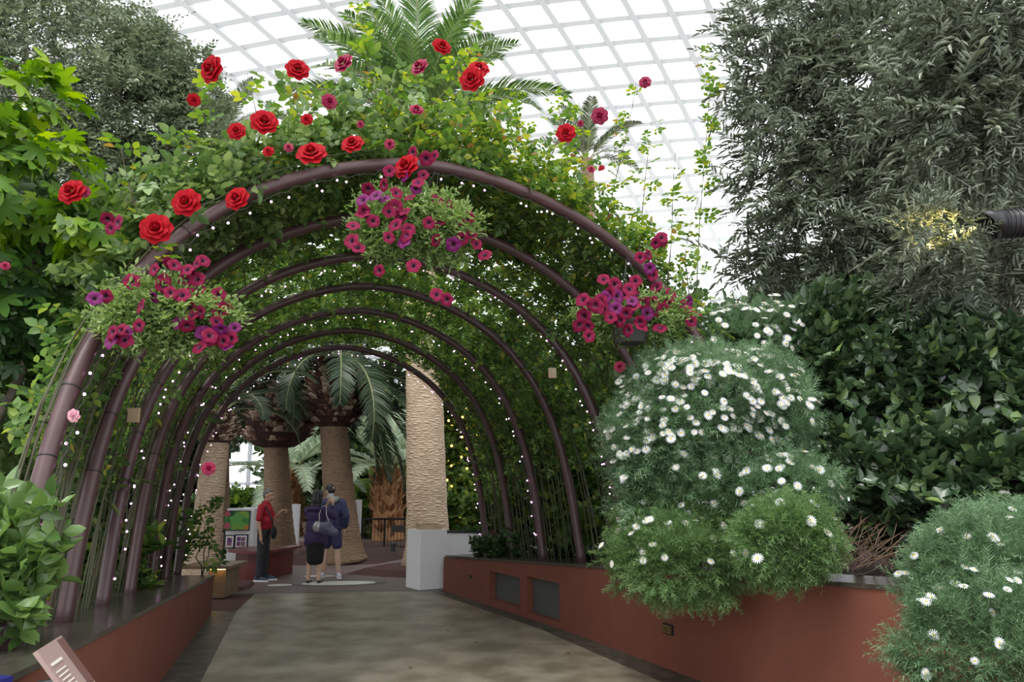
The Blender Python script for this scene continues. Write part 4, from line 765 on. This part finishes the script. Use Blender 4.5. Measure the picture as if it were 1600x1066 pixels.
# curved red counter
ct = G(403, 903); e = empty('reception_counter', (ct[0], ct[1]+.35, 0), 'dark red wooden counter with an overhanging top behind the man in red', 'counter')
pl = [G(366, 904)[:2], G(385, 906.5)[:2], G(403, 907)[:2], G(422, 904.5)[:2], G(437, 901)[:2]]; back = [pl[-1]+[.1, .5], pl[0]+[.0, .5]]; tz_ = P(403, 861, pl[2][1])[2]
MB().prism(pl+back, 0, tz_-.05).build('body', M['red_wood'], e)
cc = np.mean(pl+back, axis=0); ov = [cc+(np.array(p)-cc)*1.3 for p in pl+back]; MB().prism(ov, tz_-.05, tz_).build('counter_top', M['red_top'], e)
# lit timber bench at the end of the left planter
bx = G(338, 935); by = bx[1]; x0, x1 = P(325, 900, by)[0], P(352, 900, by)[0]; zt2 = P(340, 884, by)[2]
e = empty('timber_bench', ((x0+x1)/2, by+.3, 0), 'timber bench end with a lit underside at the end of the left planter', 'bench')
MB().box(((x0+x1)/2, by+.32, (zt2-.05)/2), (x1-x0, .6, zt2-.05)).build('base', M['bench'], e)
MB().box(((x0+x1)/2-.15, by+.3, zt2-.02), (x1-x0+.5, .85, .045)).build('bench_top', M['bench'], e)
M['led'] = mat('led_strip', (1, .8, .4), .4, emit=(1, .62, .2), es=14); MB().box(((x0+x1)/2+.02, by-.05, zt2-.05), (.26, .02, .012)).build('led_strip', M['led'], e)
# fence
def fence(xa, xb, Y, yt, lab):
    a, c2 = P(xa, yt, Y), P(xb, yt, Y); e = empty('metal_fence', ((a[0]+c2[0])/2, Y, 0), lab, 'fence'); z_ = a[2]
    MB().box(((a[0]+c2[0])/2, Y, z_-.02), (c2[0]-a[0], .05, .05)).build('top_rail', M['black'], e); MB().box(((a[0]+c2[0])/2, Y, .1), (c2[0]-a[0], .04, .03)).build('bottom_rail', M['black'], e)
    n = int((c2[0]-a[0])/.085); me = None
    for i in range(n+1):
        x = a[0]+(c2[0]-a[0])*i/n; big = i in (0, n, n//2)
        if me is None: o = MB().box((0, 0, z_/2), (.05, .05, z_)).build('post', M['black'], e, world=False); pm = o.data; o2 = MB().box((0, 0, z_/2+.03), (.014, .014, z_-.1)).build('baluster', M['black']); me = o2.data; bpy.data.objects.remove(o2)
        else: o = link(bpy.data.objects.new('post' if big else 'baluster', pm if big else me), e)
        o.location = Vector((x, Y, 0))-e.location
fence(566, 642, 20.5, 810, 'low black metal fence between the leaning palm and the pale palm'); fence(338, 352, 17.5, 829, 'short stretch of black fence left of the exhibition board')
q = P(622, 826, 20.3); tag(MB().box((q[0], q[1]-.1, q[2]), (.34, .03, .18)).build('notice_plate', M['grey_paving']), 'small grey notice plate fixed to the fence', 'sign')
q = G(614, 869); e = empty('ground_light', (q[0], q[1], .1), 'small dark ground spotlight in the bark beside the fence', 'light'); MB().lathe([(.07, 0), (.07, .16), (.1, .17), (.1, .22), (.02, .22)], (q[0], q[1], .1), 14).build('body', M['grey_paving'], e)
# tags hanging in the canopy, small cable, information plate
for (px, py, k, lab) in ((863, 583, 3, 'small cream tag hanging from the third arch on the right'), (209, 649, 2.6, 'small cream tag hanging beside the third left post')):
    q = plane_pt(px, py, k, .05); e = empty('plant_tag', q, lab, 'tag'); MB().box(q, (.10, .03, .13)).build('plate', M['wood'], e); MB().tube([q+[0, 0, .06], q+[.01, 0, .35]], .003, 4).build('cord', M['wire'], e)
M['steel'] = mat('pinkish_steel', (.42, .30, .27), .3, .2); M['plate_text'] = mat('plate_print', (.72, .64, .60), .5); M['plate_brown'] = mat('plate_brown', (.14, .07, .06), .5)
pc = P(116, 1056, 3.62); nL_ = np.array(unit(np.array([.76, .2, .6])))
ux_ = unit(np.array([-.26, .966, 0])); rot = np.stack([ux_, unit(np.cross(nL_, ux_)), nL_], 1)
def onplate(b, u_, v_, w_, h_, z_, t=.004):
    V = np.array([[i*w_/2+u_, j*h_/2+v_, z_+k*t] for k in (0, 1) for j in (-1, 1) for i in (-1, 1)])@rot.T+pc; b.add(V, [(0, 2, 3, 1), (4, 5, 7, 6), (0, 1, 5, 4), (2, 6, 7, 3), (0, 4, 6, 2), (1, 3, 7, 5)])
e = empty('information_plate', pc, 'slanted information plate with printed text on the left planter wall', 'sign')
b = MB(); onplate(b, 0, -.04, .34, .46, -.02, .018); b.build('plate', M['steel'], e)
b = MB(); onplate(b, .12, .05, .07, .26, 0); onplate(b, .05, -.09, .14, .05, 0); onplate(b, .02, -.2, .1, .08, 0); b.build('brown_panel', M['plate_brown'], e)
b = MB(); [onplate(b, -.08, .06-.022*i, .13-.02*(i % 3 == 2), .007, 0, .002) for i in range(12)]; onplate(b, -.07, .10, .14, .014, 0, .003); [onplate(b, .09, -.13-.022*i, .12, .007, 0, .006) for i in range(8)]; b.build('text_line', M['plate_text'], e)
MB().tube([pc-nL_*.02, pc-np.array([.22, .06, .05])], .02, 8).build('bracket', M['black'], e)
q = P(4, 1056, 2.85); e = empty('lit_sign', q, 'dark blue sign panel with a white lit edge, lower left corner', 'sign'); M['blue'] = mat('blue_panel', (.01, .01, .12), .3); M['wl'] = mat('lit_edge', (1, 1, 1), .3, emit=(.85, .85, 1), es=1.6)
MB().box(q-[.06, 0, .05], (.20, .05, .10), -.3).build('panel', M['blue'], e); MB().tube([q+[-.13, -.02, -.06], q+[.025, -.06, -.012], q+[.03, -.06, -.09]], .003, 6).build('edge_strip', M['wl'], e)
# ---------------------------------------------------------------- people
def human_part(name, prims, m, parent, voxel=.011, smooth=6):
    """prims: capsules ('c', p0, r0, p1, r1) and ellipsoids ('e', c, radii, rot) fused into one continuous surface"""
    b = MB()
    for p in prims:
        if p[0] == 'c':
            _, a, ra, c, rc = p; a = np.asarray(a, float); c = np.asarray(c, float); b.tube([a*(1-t)+c*t for t in np.linspace(0, 1, 4)], np.linspace(ra, rc, 4), 14); b.sph(a, ra*.995, 14, 10); b.sph(c, rc*.995, 14, 10)
        else: b.sph(p[1], p[2], 18, 12, Matrix.Rotation(p[3], 3, p[4]) if len(p) > 3 else None)
    o = b.build(name, m, parent, smooth=True, world=False); md = o.modifiers.new('r', 'REMESH'); md.mode = 'VOXEL'; md.voxel_size = voxel; md.use_smooth_shade = True
    sm = o.modifiers.new('s', 'SMOOTH'); sm.factor = .5; sm.iterations = smooth
    dg = bpy.context.evaluated_depsgraph_get(); me = bpy.data.meshes.new_from_object(o.evaluated_get(dg)); o.modifiers.clear(); o.data = me
    return o
M['skin'] = mat('skin', (.50, .28, .19), .5, c2=(.46, .25, .17), scale=20); M['skin_l'] = mat('light_skin', (.62, .40, .30), .5)
M['hair_b'] = mat('black_hair', (.012, .01, .012), .45, c2=(.03, .025, .03), scale=60, stretch=(4, 4, .4)); M['hair_g'] = mat('grey_hair', (.10, .09, .085), .6, c2=(.20, .19, .18), scale=60)
M['shirt'] = mat('red_polo', (.38, .006, .022), .75, c2=(.31, .005, .018), scale=9, bump=.3, bscale=12); M['trouser'] = mat('dark_trousers', (.02, .022, .028), .8, c2=(.03, .03, .038), scale=8, bump=.4, bscale=10)
M['navy'] = mat('navy_jacket', (.025, .028, .085), .75, c2=(.035, .04, .11), scale=8, bump=.4, bscale=11); M['purple'] = mat('purple_jacket', (.05, .025, .10), .75, c2=(.035, .022, .075), scale=8, bump=.4, bscale=12); M['blk'] = mat('black_cloth', (.010, .010, .012), .85)
M['shoe'] = mat('blue_trainer', (.03, .05, .09), .6); M['sole'] = mat('white_sole', (.75, .76, .78), .5); M['shoe_w'] = mat('white_trainer', (.55, .58, .66), .6); M['flat'] = mat('dark_flat_shoe', (.03, .025, .025), .5); M['bag'] = mat('blue_grey_leather', (.11, .12, .20), .35, c2=(.08, .085, .14), scale=6, bump=.3, bscale=9); M['bag_s'] = mat('silver_leather', (.42, .40, .42), .3, .3)
M['hood'] = mat('grey_hood', (.25, .27, .25), .8); M['shorts'] = mat('navy_shorts', (.03, .035, .10), .8); M['dark_eye'] = mat('dark_detail', (.02, .012, .012), .4); M['lip'] = mat('lip', (.38, .13, .11), .5); M['case'] = mat('phone_case', (.55, .62, .75), .3)
def hand(w, d, cu, s_=1, curl=.5, point=False, thumb=None):
    """palm at wrist w heading along d, cu = palm normal; returns prims"""
    w = np.asarray(w, float); d = unit(np.asarray(d, float)); cu = unit(np.asarray(cu, float)); sd_ = np.cross(d, cu); pr = [('c', w, .026, w+d*.05, .03), ('c', w+d*.03+sd_*.02, .018, w+d*.085+sd_*.028, .014), ('c', w+d*.03-sd_*.02, .018, w+d*.08-sd_*.028, .013), ('c', w+d*.05, .02, w+d*.088, .015)]
    for i, (o_, L) in enumerate(((-.030, .060), (-.010, .075), (.010, .070), (.030, .055))):
        b0 = w+d*.088+sd_*o_; c_u = curl if not (point and i == 3) else .02
        if point and i == 3: L = .075
        a1 = unit(d*math.cos(c_u)+cu*math.sin(c_u)); a2 = unit(d*math.cos(2.2*c_u)+cu*math.sin(2.2*c_u)); b1 = b0+a1*L*.5; pr += [('c', b0, .0105, b1, .0095), ('c', b1, .0095, b1+a2*L*.5, .008)]
    th0 = w+d*.03+sd_*.032; th1 = th0+unit(d*.7+sd_*.6+cu*.3)*.04; pr += [('c', th0, .013, th1, .011), ('c', th1, .011, th1+unit(d*.9+sd_*.15+cu*.35)*.03, .009)]
    return pr
def head(c, yaw=0., s_=1.0):
    """head facing +x turned by yaw; c = middle of the skull"""
    mt = np.array(Matrix.Rotation(yaw, 3, 'Z')); q = lambda x, y, z: np.asarray(c)+mt@np.array([x, y, z])*s_
    return [('e', q(-.008, 0, .02), (.095*s_, .075*s_, .1*s_), yaw, 'Z'), ('e', q(.025, 0, -.045), (.062*s_, .056*s_, .07*s_), yaw, 'Z'), ('e', q(.055, 0, -.095), (.026*s_, .028*s_, .022*s_), yaw, 'Z'), ('c', q(.085, 0, .005), .010*s_, q(.106, 0, -.028), .015*s_), ('e', q(.09, 0, -.062), (.014*s_, .026*s_, .009*s_), yaw, 'Z'),
            ('e', q(.083, 0, .03), (.012*s_, .045*s_, .010*s_), yaw, 'Z'), ('e', q(-.01, .077, -.012), (.019*s_, .010*s_, .031*s_), yaw, 'Z'), ('e', q(-.01, -.077, -.012), (.019*s_, .010*s_, .031*s_), yaw, 'Z'), ('c', q(-.02, 0, -.06), .054*s_, q(-.035, 0, -.17), .056*s_)], q
def face(parent, q, s_=1):
    b = MB(); [b.sph(q(.083, y, .008), .009*s_, 8, 6) for y in (-.032, .032)]; b.build('eye', M['dark_eye'], parent, smooth=True, world=False)
    b = MB(); [b.tube([q(.088, y-.014, .032), q(.094, y, .037), q(.088, y+.014, .032)], .004*s_, 5) for y in (-.032, .032)]; b.build('eyebrow', M['dark_eye'], parent, world=False)
    b = MB(); b.tube([q(.092, -.022, -.061), q(.105, 0, -.060), q(.092, .022, -.061)], .005*s_, 6); b.build('mouth', M['lip'], parent, smooth=True, world=False)
def shoe(e, nm, p, yaw, m, m2, L=.27):
    mt = np.array(Matrix.Rotation(yaw, 3, 'Z')); q = lambda x, y, z: np.asarray(p)+mt@np.array([x, y, z])
    o = human_part(nm, [('c', q(-.06, 0, .055), .042, q(.02, 0, .06), .042), ('c', q(.02, 0, .052), .043, q(.13, 0, .038), .036), ('c', q(-.05, 0, .07), .04, q(-.045, 0, .10), .037)], m, e, .01, 3)
    b = MB(); n = 24; pts = [q((L/2)*math.cos(a)+.035, .047*math.sin(a)*(1+.12*math.cos(a)), 0)[:2] for a in np.linspace(0, 2*PI, n, endpoint=False)]; b.prism(pts, p[2], p[2]+.028); b.build('sole', m2, o, world=False)
    return o
# man in red, side on, pointing to the right
g = G(408, 908); e = empty('person', (g[0], g[1], 0), 'man in a red polo shirt and dark trousers pointing to the right beside the counter', 'person'); K = 1.0; e.scale = (1.0, 1.0, 1.0)
hd, q = head((.045, 0, 1.575), -.12)
body = hd+[('c', (.0, 0, 1.40), .06, (.01, 0, 1.44), .055), ('c', (-.01, -.17, 1.36), .05, (-.01, .17, 1.36), .05), ('c', (0, 0, 1.3), .12, (0, 0, 1.0), .12), ('c', (-.02, -.2, 1.34), .046, (-.035, -.235, 1.07), .040), ('c', (-.035, -.235, 1.07), .038, (.025, -.245, .84), .027),
           ('c', (0, .18, 1.34), .046, (.12, .17, 1.12), .040), ('c', (.12, .17, 1.12), .038, (.27, .12, 1.27), .026), ('c', (0, -.09, .9), .08, (.0, -.09, .5), .055), ('c', (0, .09, .9), .08, (.02, .09, .5), .055), ('c', (0, -.09, .5), .052, (-.02, -.09, .1), .038), ('c', (.02, .09, .5), .052, (.03, .09, .1), .038)]
body += hand((.025, -.245, .83), (.12, -.02, -1), (.95, .1, .1), curl=.35)+hand((.275, .118, 1.275), (.93, -.1, .25), (0, -.25, -1), curl=1.0, point=True)
human_part('body', body, M['skin'], e, .0095, 3); face(e, q)
human_part('hair', [('e', q(-.02, 0, .045), (.094, .080, .085)), ('e', q(-.055, 0, .0), (.058, .077, .07)), ('e', q(.03, 0, .085), (.05, .06, .035))], M['hair_g'], e, .011)
human_part('shirt', [('c', (-.01, -.13, 1.36), .085, (-.01, .13, 1.36), .085), ('e', (.0, 0, 1.26), (.135, .20, .16)), ('e', (.015, 0, 1.1), (.14, .185, .18)), ('e', (.01, 0, .99), (.13, .175, .09)), ('c', (-.02, -.19, 1.35), .068, (-.03, -.235, 1.15), .06), ('c', (0, .18, 1.35), .066, (.085, .175, 1.20), .058), ('c', (.0, 0, 1.41), .068, (.01, 0, 1.45), .064)], M['shirt'], e, .012, 6)
human_part('trousers', [('e', (0, 0, .93), (.125, .165, .10)), ('c', (0, -.085, .88), .097, (-.005, -.09, .5), .078), ('c', (0, .085, .88), .097, (.02, .09, .5), .078), ('c', (-.005, -.09, .5), .076, (-.02, -.09, .10), .062), ('c', (.02, .09, .5), .076, (.03, .09, .10), .062)], M['trouser'], e, .012, 5)
shoe(e, 'shoe', (-.01, -.09, 0), -.15, M['shoe'], M['sole'], .3); shoe(e, 'shoe', (.08, .1, 0), .1, M['shoe'], M['sole'], .3)
t = np.linspace(0, 1, 14)[:, None]; sp_ = (1-t)**2*np.array([-.03, -.12, 1.46])+2*t*(1-t)*np.array([.22, -.28, 1.25])+t**2*np.array([.19, -.06, .96]); MB().tube(sp_, .014, 6).build('bag_strap', M['trouser'], e, smooth=True, world=False)
human_part('shoulder_bag', [('e', (.20, -.04, .88), (.055, .09, .12))], M['blk'], e, .012)
# woman in purple, back to us, phone raised
g = G(489, 912); e = empty('person', (g[0], g[1], 0), 'woman with black hair in a purple jacket and black skirt, back turned, raising a phone', 'person'); ph = np.array([.235, .13, 1.54])
hd, q = head((.02, .02, 1.545), 1.2, .98)
body = hd+[('c', (0, 0, 1.35), .055, (0, 0, 1.42), .05), ('c', (-.15, 0, 1.32), .045, (.15, 0, 1.32), .045), ('c', (0, 0, 1.28), .11, (0, 0, .9), .12), ('c', (-.17, 0, 1.30), .042, (-.06, .16, 1.12), .036), ('c', (-.06, .16, 1.12), .034, (.17, .14, 1.42), .025), ('c', (.17, 0, 1.30), .042, (.33, .06, 1.20), .038), ('c', (.33, .06, 1.20), .036, (.27, .10, 1.43), .025),
           ('c', (-.08, 0, .8), .075, (-.085, 0, .45), .055), ('c', (.08, 0, .8), .075, (.085, 0, .45), .055), ('c', (-.085, 0, .45), .052, (-.09, .02, .28), .05), ('c', (-.09, .02, .30), .052, (-.095, 0, .07), .032), ('c', (.085, 0, .45), .052, (.09, .02, .28), .05), ('c', (.09, .02, .30), .052, (.10, 0, .07), .032), ('c', (-.095, 0, .045), .033, (-.095, .12, .025), .026), ('c', (.1, 0, .045), .033, (.115, .12, .025), .026)]
body += hand((.175, .13, 1.425), (.25, .05, .95), (.6, .4, .1), curl=.6)+hand((.272, .10, 1.435), (-.1, .1, .98), (-.6, .5, .1), curl=.6)
human_part('body', body, M['skin_l'], e, .0095, 3); face(e, q)
human_part('hair', [('e', (.01, .0, 1.59), (.10, .105, .105)), ('e', (0, -.03, 1.50), (.105, .085, .13)), ('e', (-.01, -.035, 1.40), (.115, .07, .08))], M['hair_b'], e, .012)
human_part('jacket', [('c', (-.12, 0, 1.30), .09, (.12, 0, 1.30), .09), ('e', (0, 0, 1.20), (.19, .13, .18)), ('e', (0, 0, 1.0), (.185, .135, .22)), ('e', (.01, 0, .82), (.215, .15, .17)), ('c', (-.14, 0, .72), .07, (.16, 0, .72), .07), ('c', (-.17, 0, 1.30), .072, (-.10, .15, 1.12), .062), ('c', (-.10, .15, 1.12), .058, (.12, .15, 1.33), .045), ('c', (.17, 0, 1.30), .072, (.33, .06, 1.19), .066), ('c', (.33, .06, 1.19), .064, (.285, .09, 1.37), .046), ('e', (0, -.10, 1.34), (.15, .07, .05))], M['purple'], e, .012, 6)
human_part('skirt', [('e', (.02, 0, .72), (.17, .13, .12)), ('c', (-.05, 0, .7), .11, (-.045, 0, .42), .095), ('c', (.08, 0, .7), .11, (.075, 0, .42), .095), ('c', (.015, 0, .7), .12, (.015, 0, .42), .10)], M['blk'], e, .012, 5)
for x in (-.095, .11): human_part('shoe', [('c', (x, -.03, .03), .034, (x, .05, .028), .034), ('c', (x, .05, .028), .034, (x+.01, .15, .024), .026)], M['flat'], e, .009, 3)
o = MB().box(ph, (.075, .012, .15), .25).build('phone', M['case'], e, world=False); o['label'] = 'pale phone held up'
h = empty('handbag', (0, 0, 0), None, None); 
bpy.data.objects.remove(h)
hb = human_part('handbag', [('e', (.22, -.2, 1.0), (.20, .10, .10), .25, 'Y'), ('c', (.06, -.2, 1.0), .08, (.40, -.2, .92), .075), ('c', (.10, -.2, 1.06), .055, (.30, -.2, 1.06), .055)], M['bag'], e, .012, 5)
human_part('bag_panel', [('e', (.09, -.262, 1.03), (.075, .045, .10))], M['bag_s'], hb, .012, 4)
for dy in (-.03, .03): MB().tube([(.12, -.2+dy, 1.08), (.10, -.17, 1.25), (.13, -.09, 1.40), (.20, -.09, 1.38), (.23, -.17, 1.24), (.31, -.2+dy, 1.06)], .009, 6).build('strap', M['bag_s'], hb, smooth=True, world=False)
# man in navy beside her
g = G(515, 903); e = empty('person', (g[0], g[1], 0), 'man in a navy hooded jacket and shorts standing at the right of the woman', 'person')
hd, q = head((-.07, .02, 1.665), 2.6)
body = hd+[('c', (-.03, 0, 1.46), .06, (-.05, 0, 1.53), .055), ('c', (-.17, 0, 1.42), .05, (.17, 0, 1.42), .05), ('c', (0, 0, 1.35), .12, (0, 0, .95), .13), ('c', (.2, 0, 1.4), .047, (.28, -.02, 1.15), .04), ('c', (.28, -.02, 1.15), .038, (.24, .05, .93), .028), ('c', (-.2, 0, 1.4), .047, (-.25, 0, 1.15), .04), ('c', (-.25, 0, 1.15), .038, (-.22, .05, .92), .028),
           ('c', (-.1, 0, .9), .085, (-.10, 0, .52), .06), ('c', (.1, 0, .9), .085, (.13, 0, .52), .06), ('c', (-.10, 0, .52), .056, (-.11, -.01, .36), .058), ('c', (-.11, -.01, .36), .058, (-.12, 0, .09), .038), ('c', (.13, 0, .52), .056, (.14, -.01, .36), .058), ('c', (.14, -.01, .36), .058, (.17, 0, .09), .038)]
body += hand((.24, .05, .925), (-.1, .2, -1), (-.9, .1, .1), curl=.4)+hand((-.22, .05, .915), (.1, .2, -1), (.9, .1, .1), curl=.4)
human_part('body', body, M['skin_l'], e, .0095, 3); face(e, q)
human_part('hair', [('e', (-.065, .02, 1.71), (.09, .095, .085)), ('e', (-.045, .0, 1.665), (.085, .08, .07))], M['hair_b'], e, .012)
human_part('jacket', [('c', (-.14, 0, 1.42), .09, (.14, 0, 1.42), .09), ('e', (0, 0, 1.28), (.225, .15, .2)), ('e', (0, 0, 1.05), (.21, .15, .22)), ('e', (0, 0, .93), (.21, .15, .10)), ('c', (.19, 0, 1.41), .08, (.285, -.02, 1.15), .07), ('c', (.285, -.02, 1.15), .068, (.25, .04, .97), .055), ('c', (-.19, 0, 1.41), .08, (-.25, 0, 1.15), .07), ('c', (-.25, 0, 1.15), .068, (-.22, .04, .97), .055)], M['navy'], e, .013, 6)
human_part('hood', [('c', (-.07, -.09, 1.52), .05, (.10, -.08, 1.50), .045), ('e', (.02, -.10, 1.47), (.10, .05, .06))], M['hood'], e, .012)
human_part('shorts', [('e', (0, 0, .88), (.185, .14, .12)), ('c', (-.09, 0, .86), .105, (-.10, 0, .62), .095), ('c', (.09, 0, .86), .105, (.12, 0, .62), .10)], M['shorts'], e, .013, 5)
shoe(e, 'shoe', (-.14, -.02, 0), -1.9, M['shoe_w'], M['sole'], .27); shoe(e, 'shoe', (.18, -.02, 0), -1.2, M['shoe_w'], M['sole'], .27)
# ---------------------------------------------------------------- small things on the ground
rn = np.random.default_rng(2); lm = None
for (px, py) in ((712, 957), (745, 1004), (888, 1020), (641, 1042), (1068, 1000), (700, 985)):
    q = G(px, py, .012); V, Fc = T_LEAF; V = (V-[0, .5, 0])*.06; o = npmesh('fallen_leaf', V, Fc, M['fallen']); o.location = Vector(q); o.rotation_euler = (0, 0, rn.random()*6)
    tag(o, {712: 'small dry fallen leaf on the path near the white plinth', 745: 'small dry fallen leaf in the middle right of the path', 888: 'curled yellow brown leaf on the path below the larger vent', 641: 'reddish fallen leaf at the bottom middle of the path', 1068: 'fallen leaf on the dark edging near the wall light', 700: 'tiny dry leaf on the path between two others, centre right'}[px], 'leaf', 'fallen leaves on the path')
